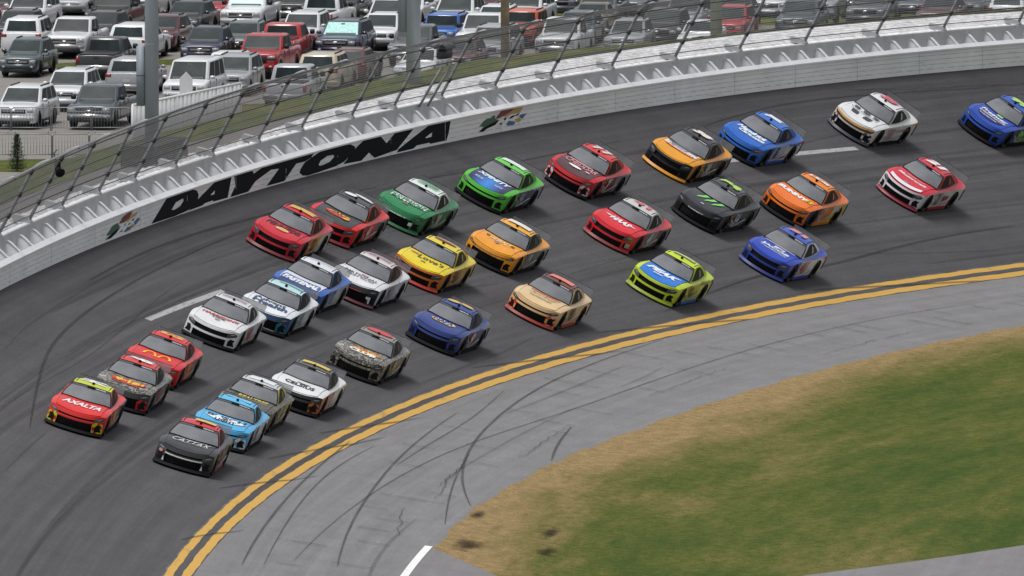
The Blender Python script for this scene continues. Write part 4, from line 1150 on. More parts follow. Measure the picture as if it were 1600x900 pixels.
RC['well'] = boxes('wheel_well', [(-1.83, -.96, -.93, .93, .18, .70)])
RC['well_f'] = boxes('wheel_well', [(.96, 1.83, -.93, .93, .18, .70)])
# wheels
RC['banner'] = grid('windshield_banner', lambda v, w: (lambda p: (p[0] + .02 * math.sin(math.pi * v) + .012, p[1], p[2] + .03 * math.sin(math.pi * v) * (1 - w * w * .5) + .008))(lerp3(ws_base(w * .97), ws_top(w * .97), v)), [.86, .93, 1.0], U13)
V, F = [], []
for k_ in range(11):
    w0 = .16 + .055 * k_; w1 = w0 + .036 + .012 * (k_ % 3 == 0)
    q_ = len(V)
    for w_, v_ in ((w0, .885), (w1, .885), (w1, .955), (w0, .955)):
        p_ = lerp3(ws_base(w_), ws_top(w_), v_); V.append((p_[0] + .028, p_[1], p_[2] + .022))
    F.append((q_, q_ + 1, q_ + 2, q_ + 3))
RC['banner_text'] = mk_mesh('banner_lettering', V, F)
RC['tyre'] = lathe('tyre', [(.215, -.13), (.30, -.145), (.335, -.13), (.345, -.09), (.345, .09), (.335, .13), (.30, .145), (.215, .13)], 24)
RC['rim'] = lathe('rim', [(.222, .06), (.215, .10), (.19, .085), (.06, .06), (.05, .10)], 20)
V, F = [], []
for k in range(10):
    w = 2 * math.pi * k / 10
    a, f = tube_vf([(.05 * math.cos(w), .088, .05 * math.sin(w)), (.20 * math.cos(w + .15), .10, .20 * math.sin(w + .15))], .016, 4, len(V)); V += a; F += f
RC['spokes'] = mk_mesh('wheel_spokes', V, F)

# dark seams: round the hood, the doors and the glass
def seam(name, pts, r=.011): return tubes(name, [pts], r, 4)
hp = [hood_pt(t, 1) for t in (0, .25, .5, .75, 1)] + [hood_pt(1, w) for w in (.6, .2, -.2, -.6)] + [hood_pt(t, -1) for t in (1, .75, .5, .25, 0)] + [hood_pt(0, w) for w in (-.8, -.4, 0, .4, .8)]
RC['hood_seam'] = seam('hood_seam', hp + [hp[0]], .006)
wp = [ws_base(w * .985) for w in U13] + [lerp3(ws_base(.985), ws_top(.985), t) for t in (.25, .5, .75, 1)] + [ws_top(w * .985) for w in reversed(U13)] + [lerp3(ws_base(-.985), ws_top(-.985), t) for t in (1, .75, .5, .25, 0)]
RC['ws_frame'] = seam('windshield_frame', [(x + .01, y, z + .012) for x, y, z in wp], .013)
for sg, nm in ((1, 'l'), (-1, 'r')):
    RC['dseam_' + nm] = seam('door_seam', [(.80, sg * (side_y(.80, .2)), .2), (.80, sg * (side_y(.80, .8) + .002), .80)], .009)
    RC['qseam_' + nm] = seam('door_seam', [(-.62, sg * (side_y(-.62, .2)), .2), (-.62, sg * (side_y(-.62, .82) + .002), .82)], .009)
    # small sponsor decals behind the front wheel and along the door sill: too small to pick apart, one part per colour
    dr = random.Random(31)
    for c_, col_ in enumerate('abc'):
        V, F = [], []
        for i_ in range(11):
            x_ = dr.uniform(.52, .95) if i_ < 7 else dr.uniform(-.9, .5); z_ = dr.uniform(.26, .74) if i_ < 7 else dr.uniform(.20, .27)
            w_, h_ = dr.uniform(.05, .12), dr.uniform(.03, .06)
            if arch_z(x_) > z_ - .06 or arch_z(x_ + w_ / 2) > z_ - .05: continue
            q_ = len(V)
            for dx, dz in ((-.5, -.5), (.5, -.5), (.5, .5), (-.5, .5)):
                xx, zz = x_ + dx * w_, z_ + dz * h_; V.append((xx, sg * (side_y(xx, zz) + .007), zz))
            F.append((q_, q_ + 1, q_ + 2, q_ + 3))
        for i_ in range(0):          # on the nose corners
            y_ = sg * dr.uniform(.50, .90); v_ = dr.uniform(.10, .64); q_ = len(V)
            for dy, dv_ in ((-.5, -.5), (.5, -.5), (.5, .5), (-.5, .5)):
                p_ = nose_pt(y_ + dy * .07, v_ + dv_ * .06); V.append((p_[0] + .016, p_[1], p_[2]))
            F.append((q_, q_ + 1, q_ + 2, q_ + 3))
        RC['stick_' + col_ + nm] = mk_mesh('sponsor_decals', V, F)
RC['badge'] = boxes('badge', [(2.37, 2.40, -.09, .09, .565, .60)], .008)
M_GLASS = mat('race_glass', (0.150, 0.158, 0.172), 0.16, spec=0.7, coat=0.5, var=0.25, vscale=1.3)  # lifted grey and mottling paint the cloudy sky's reflection into the glass colour
M_DGLASS = mat('dark_glass', (0.008, 0.009, 0.011), 0.55, spec=0.25)
M_BLACK = mat('matte_black', (0.007, 0.007, 0.008), 0.7, spec=.2)
M_CARBON = mat('splitter_black', (0.010, 0.010, 0.012), 0.75, spec=.12)
M_TYRE = mat('tyre_black', (0.018, 0.018, 0.018), 0.85, var=.2, vscale=9)
M_RIM = mat('rim_dark', (0.05, 0.05, 0.055), 0.35, metal=0.7)
M_LAMP = mat('headlight_dark', (0.05, 0.052, 0.06), 0.2, coat=.5)
M_DRL = mat('lamp_strip_white', (0.30, 0.31, 0.33), 0.3)
M_BANTXT = mat('banner_white', (0.45, 0.45, 0.46), .5)
M_NET = mat('net_dark', (0.05, 0.052, 0.058), 0.8)
M_SPOIL = mat('spoiler_tint', (0.062, 0.065, 0.075), 0.35, alpha=0.72)

# lettering -------------------------------------------------------
TXT = {}
def text_vf(s, bold=0.02, shear=0.0):
    k = (s, bold, shear)
    if k in TXT: return TXT[k]
    cu = bpy.data.curves.new('t', 'FONT')
    cu.body = s; cu.size = 1.0; cu.offset = bold; cu.shear = shear; cu.resolution_u = 2; cu.fill_mode = 'BOTH'
    t = bpy.data.objects.new('t', cu); COL.objects.link(t)
    bpy.context.view_layer.update()
    me = bpy.data.meshes.new_from_object(t.evaluated_get(bpy.context.evaluated_depsgraph_get()))
    bpy.data.objects.remove(t); bpy.data.curves.remove(cu)
    bm = bmesh.new(); bm.from_mesh(me)
    bmesh.ops.triangulate(bm, faces=bm.faces[:])
    V = [(v.co.x, v.co.y) for v in bm.verts]; F = [tuple(v.index for v in f.verts) for f in bm.faces]
    bm.free(); bpy.data.meshes.remove(me)
    x0, x1 = min(v[0] for v in V), max(v[0] for v in V); y0, y1 = min(v[1] for v in V), max(v[1] for v in V)
    V = [((a - x0) / (x1 - x0) - .5, (b - y0) / (y1 - y0) - .5) for a, b in V]
    TXT[k] = (V, F)
    return TXT[k]
def poly_vf(P):
    """fan from the centroid"""
    n = len(P); c = (sum(p[0] for p in P) / n, sum(p[1] for p in P) / n)
    return P + [c], [(i, (i + 1) % n, n) for i in range(n)]
def ellipse(n=28): return poly_vf([(.5 * math.cos(2 * math.pi * i / n), .5 * math.sin(2 * math.pi * i / n)) for i in range(n)])
def rect(n=8):
    V, F = [], []
    for i in range(n + 1):
        for j in range(3): V.append((i / n - .5, j / 2 - .5))
    return V, grid_faces(n + 1, 3)
CLAW = ([(-.02, .5), (.5, .46), (-.10, .30), (.36, .26), (-.16, .12), (.22, .06), (-.34, .0), (.06, -.10), (-.44, -.22), (-.16, -.24), (-.5, -.5), (-.42, -.5)], [(0, 1, 3, 2), (2, 3, 5, 4), (4, 5, 7, 6), (6, 7, 9, 8), (8, 9, 11, 10)])
STICK = [('#e8e8e8', '#e0b52c', '#b8232c'), ('#dcdcdc', '#2a56a8', '#d9a22c'), ('#f0f0f0', '#c22a2a', '#3a3a3c'), ('#d8d8d8', '#c9d02f', '#26479a')]
LIFT = [0.0]
def decal(car, kind, vf, cx_, cy_, w, h, m, name='lettering', lift=0.008, arc=0.0):
    """kind hood: a runs to the car's left, b to the windshield; door: a runs to the rear, b up; roof: a forward, b to the left"""
    V2, F = vf; V = []
    for a, b in V2:
        a2, b2 = a * w, b * h
        if kind == 'hood':
            x, y = cx_ - b2 - arc * (1 - (2 * a) ** 2) * -1, cy_ + a2
            V.append((x, y, hood_z(x, y) + lift))
        elif kind == 'roof':
            x, y = cx_ + a2, cy_ + b2
            V.append((x, y, roof_z(x, y) + .004 + lift))
        elif kind == 'edge':      # band that follows the hood's leading edge, cx_ metres behind it
            y = cy_ + a2; x = xfront(y) - .05 - cx_ - b2
            V.append((x, y, hood_z(x, y) + lift))
        elif kind == 'rooff':     # reads from the front
            x, y = cx_ - b2, cy_ + a2
            V.append((x, y, roof_z(x, y) + .004 + lift))
        elif kind == 'door':
            x, z = cx_ - a2, cy_ + b2
            V.append((x, side_y(x, z) + lift, z))
        elif kind == 'nose':      # v coordinate along the nose
            p = nose_pt(cx_ + a2, cy_ + b2); V.append((p[0] + lift + .01, p[1], p[2]))
    return ob(name, mk_mesh(name, V, F), car, m)

def stock_car(idx, s, l, label, C):
    """C: livery"""
    P = Vector(road(s + 2.43, l)); Q = Vector(road(s, l)); 
    fw = (Q - P).normalized()
    lf = (Vector(road(s + 1.2, l - 1)) - Vector(road(s + 1.2, l + 1))).normalized()
    # yaw: cars point a little down the road
    up_ = fw.cross(lf).normalized(); lf = up_.cross(fw).normalized()
    yaw = R(C.get('yaw', 0.0))
    fw2 = fw * math.cos(yaw) + lf * math.sin(yaw); lf2 = up_.cross(fw2)
    o = bpy.data.objects.new('stock_car', None); o.empty_display_size = 0.3
    COL.objects.link(o)
    k_ = 0.97
    org = Q - fw2 * 2.43 * k_ + up_ * 0.012
    kz = 1.0 + 0.10 * min(1, max(0, (s + 60) / 100))
    a_, b_, c_ = fw2 * k_, lf2 * (k_ - .012 if s < -15 else k_ + .01), up_ * kz
    o.matrix_world = Matrix(((a_.x, b_.x, c_.x, org.x), (a_.y, b_.y, c_.y, org.y), (a_.z, b_.z, c_.z, org.z), (0, 0, 0, 1)))
    tag(o, label, 'race car', 'stock cars racing through the turn')
    st = C.get('style', 'C')
    def M_(k, d=None):
        v = C.get(k, d)
        if v is None: v = C['body']
        return v if not isinstance(v, str) else paint(v)
    p = lambda n, m, nm=None: ob(nm or RC[n].name.split('.')[0], RC[n], o, m)
    p('body', M_('body')); p('hood', M_('hood')); nz = p('nose_' + st, M_('nose')); g_ = p('gr_' + st, M_BLACK)
    ob('grille_bars', RC['bars'], g_, M_CARBON)
    p('splitter', M_('lip', M_CARBON)); p('floor_pan' if False else 'under', M_BLACK, 'floor_pan'); p('well', M_BLACK, 'wheel_well'); p('well_f', M_BLACK, 'wheel_well')
    for n in 'lr':
        p('fender_' + n, M_('fender')); p('door_' + n, M_('door')); p('quarter_' + n, M_('quarter')); p('skirt_' + n, M_('skirt', M_CARBON))
        p('pillar_' + n, M_('pillar')); p('win_' + n, M_DGLASS); p('qwin_' + n, M_DGLASS); p('net_' + n, M_NET)
        if C.get('accent'): p('accent_' + n, M_('accent'))
        if C.get('inlet', True): p('inlet_' + n, M_BLACK)
        h_ = p('lamp_' + st + n, M_LAMP); ob('lamp_strip', RC['drl_' + n], h_, M_DRL)
    ws_ = p('windshield', M_GLASS); ob('windshield_banner', RC['banner'], ws_, M_('banner', M_LAMP)); ob('banner_lettering', RC['banner_text'], ws_, M_BANTXT)['kind'] = 'stuff'; p('roof', M_('roof')); p('rear_window', M_DGLASS); p('tail', M_BLACK, 'rear_fascia')
    p('hood_seam', M_CARBON); ob('windshield_frame', RC['ws_frame'], ws_, M_BLACK)
    p('dseam_l', M_CARBON); p('dseam_r', M_CARBON); p('qseam_l', M_CARBON); p('qseam_r', M_CARBON); p('badge', M_DRL)
    for n in 'lr':
        for c_, m_ in zip('abc', STICK[idx % len(STICK)]):
            p('stick_' + c_ + n, mat('vinyl_' + m_, m_, .4, coat=.15))['kind'] = 'stuff'
    sp = p('spoiler', M_SPOIL); ob('spoiler_rail', RC['spoiler_rail'], sp, M_CARBON)
    p('vent', M_BLACK, 'windshield_vent'); p('camera', M_BLACK, 'roof_camera'); p('wiper', M_LAMP); p('rail_l', M_BLACK, 'roof_rail'); p('rail_r', M_BLACK, 'roof_rail')
    for x in AX:
        for sg in (1, -1):
            t = ob('wheel', RC['tyre'], o, M_TYRE); t.location = (x, sg * .845, .345)
            if sg < 0: t.rotation_euler = (0, 0, math.pi)
            ob('rim', RC['rim'], t, M_RIM); ob('wheel_spokes', RC['spokes'], t, C.get('spoke', M_RIM))
    k = 0
    n_hood = sum(1 for d in C.get('dec', []) if d[0] == 'hood' and isinstance(d[1], str) and d[1][0] != '@')
    first = [d for d in C.get('dec', []) if d[0] == 'hood' and isinstance(d[1], str) and d[1][0] != '@']
    extra = [('door', first[0][1], -1.28, .83, .80, .10, C.get('qtext', '#d8d8d8'), dict(bold=.03))] if first and not any(d[0] == 'door' and d[2] < -.6 for d in C['dec']) else []
    sc_ = STICK[(idx * 3 + 1) % len(STICK)]
    extra += [('door', [(-.5, -.5), (-.36, -.5), (.5, .5), (.30, .5)], -.15, .34, 1.5, .26, sc_[0], dict(name='stripe')), ('door', [(-.5, -.5), (-.40, -.5), (.5, .5), (.36, .5)], -.35, .32, 1.1, .22, sc_[idx % 2 + 1], dict(name='stripe')), ('door', [(-.5, -.3), (.5, -.5), (.5, .5), (-.3, .3)], -1.75, .84, .55, .10, sc_[(idx + 1) % 3], dict(name='stripe'))]
    for d in C.get('dec', []) + extra:
        kind, what, cx_, cy_, w, h, col = d[:7]
        opt = d[7] if len(d) > 7 else {}
        if kind == 'hood': cx_ += .09
        k += 1
        mm = mat('vinyl_' + col, tuple(v * .88 for v in lin(col)), 0.4, coat=.15) if isinstance(col, str) else col
        if what == '@e': vf, nm = ellipse(), 'emblem'
        elif what == '@r': vf, nm = rect(), 'stripe'
        elif what == '@c': vf, nm = CLAW, 'emblem'
        elif isinstance(what, list): vf, nm = poly_vf(what), 'emblem'
        else: vf, nm = text_vf(what, opt.get('bold', .02), opt.get('shear', 0.0)), 'lettering'
        if nm == 'lettering' and kind == 'hood':
            h = h * 1.4 if n_hood > 1 else min(.46, h * 2.1); w = min(1.38, w * 1.18)
        decal(o, kind, vf, cx_, cy_, w, h, mm, opt.get('name', nm), 0.012 + 0.004 * k, opt.get('arc', 0.0))
    return o
CAMO = lambda: camo('camo_grey', ['#1d1c1a', '#85827a', '#3c3a36', '#b4b0a6'], 4.5)
CAMO2 = lambda: camo('camo_olive', ['#171612', '#5e5b50', '#2c2a24', '#8a8472'], 4.5)
GREEN_SIDE = lambda: camo('green_leaf', ['#12351f', '#2f7a3c', '#0f2a4a', '#4fa04a'], 7.0)
COSMIC = lambda: blend('cosmic_blue', '#2b2358', '#2f86d8', '#2b2358')
COSMIC2 = lambda: blend('cosmic_side', '#8f8fc8', '#2a2f6a', '#1c7aa0', axis=0, lo=-2.3, hi=1.0)
W = '#f2f2f2'; K = '#101114'
num = lambda t, c, c2=None: ('door', t, 0.28, 0.52, 0.62, 0.46, c, dict(bold=.05, shear=.25, name='number'))
rnum = lambda t, c: ('roof', t, -0.48, 0.0, 0.66, 0.88, c, dict(bold=.05, shear=.2, name='number'))
claw = lambda o: [(-.5 + o, .5), (-.18 + o, .46), (-.3 + o, .1), (-.22 + o, .05), (-.5 + o, -.5), (-.42 + o, .0), (-.36 + o, .06)]
ARCH = []
for sgn in (-1, 1):
    pass
def arch_poly(cx_):
    P = [(cx_ + .235 * math.cos(t), -.5 + 1.0 * math.sin(t)) for t in [math.pi * i / 14 for i in range(15)]]
    Q = [(cx_ + .155 * math.cos(t), -.5 + .86 * math.sin(t)) for t in [math.pi * i / 14 for i in range(15)]]
    V = P + Q
    return V, [(i, i + 1, 15 + i + 1, 15 + i) for i in range(14)]
LIV = [
 ('red stock car with lime bumper corners and white hood lettering, leading the outside line', dict(style='C', body='#dc2f2a', roof='#c3cf3f', accent='#c9d62a', pillar='#d8453f', quarter='#27305c', door='#d8502f', 
   dec=[('hood', 'AXALTA', 1.50, 0, 1.12, .34, W, dict(bold=.04, shear=.3)), rnum('24', W), num('24', '#ffd830'), ('nose', '@r', 0, .62, 1.1, .03, '#7c1512')])),
 ('grey camouflage stock car with red roof and red bumper corners, second in outside line', dict(style='T', body=CAMO(), roof='#d2403a', nose='#2a2927', accent='#d92a20', pillar=CAMO(),
   dec=[('hood', '@e', 1.45, 0.05, 1.15, .46, '#e9c22d'), ('hood', 'BASS PRO', 1.45, .05, 1.0, .24, '#c8281e', dict(bold=.04)), ('hood', '@r', 1.78, 0.0, 1.0, .09, '#c8281e'), rnum('19', W), num('19', '#d92a20')])),
 ('red stock car with big yellow arches on its hood, third in outside line', dict(style='T', body='#d8232c', roof='#d5333a', quarter=camo('red_rear', ['#1b1b1c', '#8a887f', '#3a3936', '#c9912a'], 5.0), inlet=True, accent='#c2202a',
   dec=[('hood', 'ARCHES', 1.46, 0, 1.05, .50, '#f2b52d'), rnum('23', '#efb04a'), num('23', '#f2b52d'), ('nose', '@r', .72, .25, .06, .3, '#f2b52d')])),
 ('black stock car with white grille bar and white fangs, nearest the camera', dict(style='C', body='#232326', roof='#c9323c', pillar='#b93a44', door='#2a2a2e', skirt='#9b2a30',
   dec=[('hood', 'CATTAX', 1.32, 0.03, 1.1, .27, '#dcdcdf', dict(bold=.0, shear=.35)), ('hood', '@r', 1.10, 0, 1.1, .035, '#c9c9cc'), ('hood', '@r', 1.52, 0.02, 1.0, .03, '#a9a9ac'), ('nose', '@r', 0, .60, 1.28, .07, '#d8d6d0'), ('nose', [(-.5, -.5), (.0, .5), (.5, -.5)], -.66, .26, .08, .28, W), ('nose', [(-.5, -.5), (.0, .5), (.5, -.5)], .66, .26, .08, .28, W), ('nose', '@e', -.80, .62, .14, .18, '#c98a80'), ('roof', '@r', -.5, .12, .5, .7, '#d9c25a'), num('3', '#b93a44')])),
 ('light blue stock car with black lettering on a white hood panel, behind the black one', dict(style='C', body='#56b0e2', roof='#5fbbe8', accent='#e8e4d8', door='#dfe7ee', quarter='#cfdbe6',
   dec=[('hood', '@e', 1.45, 0.02, 1.42, .66, '#e9f0f6'), ('hood', 'BUSCH', 1.34, 0.02, 1.15, .26, '#16203a', dict(bold=.05)), ('hood', 'LIGHT', 1.67, 0.02, .62, .20, '#16203a', dict(bold=.04)), num('1', '#1c3f86'), rnum('1', '#7fcbef')])),
 ('dark camouflage stock car with yellow roof pillars behind the light blue one', dict(style='C', body=CAMO2(), roof='#c9ced0', pillar='#e0d45a', quarter=camo('camo_yellow', ['#2a2920', '#d8cc58', '#4a4738', '#77725c'], 5.0),
   dec=[('hood', 'REALTREE', 1.20, 0.1, .9, .2, '#d8c85a', dict(bold=.04)), ('roof', '@r', -.5, 0, .8, .9, '#e3e8ea'), num('47', '#e0d45a')])),
 ('white stock car with orange fender edges, black lettering and a yellow roof', dict(style='C', body='#e9eaec', fender='#c8682c', nose='#17181a', roof='#5a5a55', pillar='#4c4d50', accent='#c8682c',
   dec=[('hood', 'CELSIUS', 1.62, 0.0, .92, .17, K, dict(bold=.03)), ('hood', '@e', 1.33, .08, .48, .13, '#2b2c30'), ('hood', '@e', 1.32, .09, .40, .07, '#e9eaec'), ('rooff', '@r', -.30, 0.03, .98, .34, '#dcc04c'), num('17', '#c8682c')])),
 ('grey camouflage stock car with red roof panel and white word over a yellow oval', dict(style='C', body=CAMO(), nose=CAMO2(), roof='#8f8c86', accent=CAMO(),
   dec=[('hood', '@e', 1.40, 0.10, 1.05, .42, '#e3b92c'), ('hood', 'BASS PRO', 1.34, .12, .8, .17, '#c8281e', dict(bold=.04)), ('hood', 'CLUB', 1.66, 0.0, .86, .21, W, dict(bold=.06)), ('rooff', '@e', -.38, -.02, 1.02, .62, '#cf2f35'), num('8', '#caa23a')])),
 ('white stock car with red hood lettering and a black grille beside the lane dash', dict(style='F', body='#e6e7e9', roof='#d9dadd', pillar='#d8d8da', door='#dcdcde',
   dec=[('hood', "HARRISON'S", 1.22, 0, 1.16, .19, '#c02f33', dict(bold=.05, shear=.1)), ('hood', 'USA', 1.46, 0, .42, .13, '#33353c', dict(bold=.03)), ('hood', '@e', 1.72, 0, .22, .07, '#33353c'), ('nose', '@r', 0, .5, 1.3, .06, '#e9eaec'), ('rooff', '@r', -.2, .0, .9, .07, '#8f4a42'), ('rooff', '@r', -.45, .0, .9, .07, '#7c7d82'), num('60', '#b53a3a')])),
 ('white stock car with dark blue two-line lettering and teal roof, blue and green nose', dict(style='T', body='#e8ecf0', nose='#1d3f6e', roof='#bfe0e2', pillar='#1f3c63', fender='#33669a', quarter='#dfe6ea', accent='#2d7d8c',
   dec=[('hood', 'Advent', 1.15, -.08, 1.0, .22, '#24456f', dict(bold=.03)), ('hood', 'Health', 1.57, 0.02, 1.12, .30, '#24456f', dict(bold=.04)), ('rooff', '@r', -.42, 0.1, .9, .2, '#7fc4cc'), ('nose', '@r', 0, .08, 1.2, .05, W), num('11', '#3a9a6a')])),
 ('blue and white stock car with blue front hood band and white roof', dict(style='T', body='#2b62b8', hood='#e4e8ef', nose='#2458ae', roof='#dfe3ea', pillar='#2f68bd', door='#d5dae2', quarter='#c9ced6',
   dec=[('edge', '@r', .30, 0, 1.48, .62, '#2b62b8'), ('hood', 'FASTENAL', 1.62, 0, 1.22, .22, W, dict(bold=.06, shear=.25)), ('hood', '@r', 1.36, 0, 1.4, .10, '#2b62b8'), ('rooff', '@r', -.4, 0, .9, .06, '#8b93a4'), num('17', '#2b62b8')])),
 ('white stock car with maroon pillars and thin black hood lettering', dict(style='T', body='#e6e6ea', nose='#1b1b20', roof='#d8d2d4', pillar='#7c2f40', lip='#5a1c28', door='#d9dade',
   dec=[('hood', 'NATIONAL', 1.42, 0.02, 1.1, .19, '#3a3c46', dict(bold=.01)), ('hood', 'DEBT RELIEF', 1.68, .06, .9, .12, '#4a4c55', dict(bold=.01)), ('hood', '@r', 1.22, .1, .3, .07, '#b05048'), ('nose', '@r', .0, .70, .8, .05, '#b8323c'), ('rooff', '@r', -.25, 0, .95, .08, '#8a3d46'), ('rooff', '@r', -.52, 0, .95, .10, '#8a3d46'), ('nose', [(-.5, .5), (.5, .5), (.5, -.5), (.2, -.5), (.1, .1), (-.5, .2)], .72, .32, .16, .4, '#e6e6ea'), num('48', '#b9a0a8')])),
 ('red stock car with yellow shell emblem and white rear flank, leading the top line', dict(style='F', body='#cb2236', roof='#c22b3a', door='#d9b23a', quarter='#e4e2da', accent='#b01a2c', lip='#6a121c',
   dec=[('hood', 'PENNZOIL', 1.30, 0, 1.22, .24, '#4a1520', dict(bold=.04, shear=.1)), ('hood', '@e', 1.62, 0.02, .50, .30, '#f0d9c8'), ('hood', '@e', 1.62, .02, .40, .22, '#f0b429'), ('rooff', '@r', -.35, .02, .95, .44, '#dcb04a'), num('22', '#7c1a22')])),
 ('red stock car with dark grey hood and roof and a red and yellow oval', dict(style='F', body='#dd2c31', hood='#39383a', roof='#4c4e52', quarter='#5a6478', lip='#7a1a22',
   dec=[('hood', '@e', 1.42, -.02, 1.0, .46, '#d63a32'), ('hood', '@e', 1.32, 0, .84, .26, '#eebd45'), ('hood', 'MAXX', 1.32, 0, .6, .15, '#6a1a16', dict(bold=.05)), ('hood', '@e', 1.56, .34, .30, .2, '#e9b53a'), ('rooff', '@e', -.2, -.25, .5, .3, '#ececec'), ('rooff', '@e', -.5, .18, .75, .34, '#e4e4e4'), ('nose', '@r', 0, .93, .01, .01, '#dd2c31'), num('41', '#e6e6e6')])),
 ('green stock car with white hood panel and white roof', dict(style='T', body='#17804a', roof='#e6eeea', pillar='#e3eae6', lip='#0f5a34', accent='#12633a',
   dec=[('hood', '@r', 1.22, 0, 1.44, .50, '#e2ebe6'), ('hood', 'INTERSTATE', 1.14, 0, 1.18, .16, '#35805a', dict(bold=.04)), ('hood', 'BATTERIES', 1.36, 0, 1.12, .17, '#35805a', dict(bold=.04)), ('hood', '@r', 1.66, 0, .22, .10, '#b8604c'), ('nose', 'CAMRY', 0, .72, .9, .07, '#d6ded8', dict(bold=.05)), ('nose', '@r', .62, .42, .13, .22, W), ('rooff', '@r', -.2, 0, .8, .09, '#4a9a70'), ('rooff', '@r', -.45, 0, .85, .2, '#58a37c'), num('20', '#cfd8d2')])),
 ('lime green stock car with blue and violet hood and white roof number', dict(style='C', body='#58c23c', hood=COSMIC(), roof='#6fce5a', door='#2b3358', quarter=COSMIC2(), inlet=True,
   dec=[('hood', 'XFINITY', 1.18, 0, 1.2, .25, '#eaf4f6', dict(bold=.05, shear=.2)), ('hood', 'RIDE', 1.78, -.42, .28, .12, '#cfd4e8', dict(bold=.02)), ('hood', 'NOW', 1.78, .42, .28, .12, '#cfd4e8', dict(bold=.02)), ('rooff', '@r', -.42, 0, .95, .44, '#e2efe8'), num('54', '#aeb4cc')])),
 ('yellow stock car with orange lower nose and dark lettering on the hood', dict(style='F', body='#ead32f', nose='#cf6a26', roof='#e6d24a', fender='#d8882a', door='#c79a35', quarter='#d9b038', lip='#a8281e',
   dec=[('hood', "Love's", 1.30, .18, .86, .25, '#574d2c', dict(bold=.02)), ('hood', '@e', 1.22, -.52, .36, .15, '#d98a4a'), ('hood', '@r', 1.78, 0, .2, .07, '#7a6a2a'), ('rooff', '@e', -.4, -.02, .9, .34, '#8a3a2c'), ('rooff', '@r', -.5, 0, .8, .1, '#e6d9a0'), num('34', '#7c2f22')])),
 ('orange yellow stock car with a grey triangle on the hood and dark pillars', dict(style='T', body='#f0a11c', roof='#eeb04a', pillar='#4b4a4e', door='#6a6862', quarter=camo('grey_green', ['#3a3d3a', '#7d8a80', '#5c6a60', '#a8c8b0'], 6.0), 
   dec=[('hood', 'DEWALT', 1.25, 0.02, .72, .16, '#f2d9a4', dict(bold=.03)), ('hood', '@r', 1.25, -.52, .14, .14, '#5a4420'), ('hood', '@r', 1.25, .50, .14, .14, '#5a4420'), ('hood', [(-.5, .5), (.5, .5), (.1, -.5)], 1.62, -.05, .30, .20, '#8c8f94'), ('nose', '@r', 0, .80, 1.5, .05, '#5c3410'), ('nose', 'CAMRY', 0, .72, .8, .06, '#9a5c14', dict(bold=.04)), ('rooff', '@r', -.42, 0, .92, .46, '#ece8dc'), num('19', '#c9ccc8')])),
 ('royal blue stock car with yellow hexagon lettering, low on the banking', dict(style='C', body='#20387f', roof='#284288', accent='#1b2f6e',
   dec=[('hood', [(-.5, 0), (-.36, .5), (.36, .5), (.5, 0), (.36, -.5), (-.36, -.5)], 1.32, 0, .98, .40, '#e2b83f'), ('hood', [(-.5, 0), (-.40, .5), (.40, .5), (.5, 0), (.40, -.5), (-.40, -.5)], 1.28, 0, .80, .22, '#e9eef4'), ('hood', 'NAPA', 1.28, 0, .66, .18, '#1d3a8c', dict(bold=.06)), ('rooff', '@e', -.40, -.28, .5, .42, '#e0b455'), ('rooff', '@e', -.50, .22, .5, .42, '#dcb050'), num('9', '#d8c9a8')])),
 ('cream stock car with orange bumper corners and dark script on the hood', dict(style='C', body='#e2c597', roof='#6a3d38', accent='#de4a2a', nose='#dcb98a', skirt='#c9482c', lip='#8c2c1c',
   dec=[('hood', 'Jockey', 1.34, 0, .98, .22, '#4a3a2c', dict(bold=-.012, shear=.5)), ('hood', 'OUTDOORS', 1.68, 0.0, .74, .12, '#6a5236', dict(bold=.01)), ('hood', '@r', 1.06, .0, 1.2, .09, '#d9694c'), ('rooff', '@r', -.42, 0.0, .92, .48, '#e8806a'), num('99', '#5a4634')])),
 ('red stock car with white framed bumper corners and pink lettering on a dark hood', dict(style='C', body='#cf2a30', hood='#56343a', roof='#d2403e', accent='#dcdcdc', quarter='#8f8f94', door='#8a3236',
   dec=[('hood', 'CHEDDAR', 1.20, 0.02, 1.25, .30, '#e2969a', dict(bold=.02, shear=.1)), ('hood', '@r', .98, -.1, 1.0, .09, '#d9b4b6'), ('hood', '@e', 1.66, -.08, .55, .22, '#e8e8e8'), ('hood', '@e', 1.62, .45, .22, .09, '#e2e2e2'), ('nose', '@r', 0, .60, 1.2, .04, '#8a1c20'), ('rooff', '7', -.42, -.2, .34, .6, '#e6dcdc', dict(bold=.06)), ('rooff', '7', -.42, .22, .34, .6, '#e6dcdc', dict(bold=.06)), num('7', '#e2e2e4')])),
 ('red stock car with silver roof and flanks and jagged white lettering', dict(style='F', body='#dc2536', roof='#cfcccc', pillar='#b9b6b8', door='#9b9a9e', quarter='#6f4a50', lip='#7c1620',
   dec=[('hood', 'HAAS', 1.42, .02, .72, .22, W, dict(bold=.05, shear=.3)), ('hood', [(-.5, .1), (.5, .5), (.5, -.2), (-.1, -.5)], 1.40, -.50, .28, .14, W), ('hood', [(.5, -.1), (-.5, .5), (-.5, -.4), (.1, -.3)], 1.42, .54, .28, .14, W), ('rooff', '41', -.45, 0, .74, .5, '#d9686c', dict(bold=.05)), ('nose', '@r', .84, .36, .14, .3, '#a8a4a0'), num('4', '#e6e6e8')])),
 ('lime yellow stock car with a bright blue hood and white slanted lettering', dict(style='F', body='#c6dc28', hood='#1f7ad6', nose='#b9d022', roof='#cbe03a', door='#a9b82a', lip='#8c9a1c', skirt='#3a74b8',
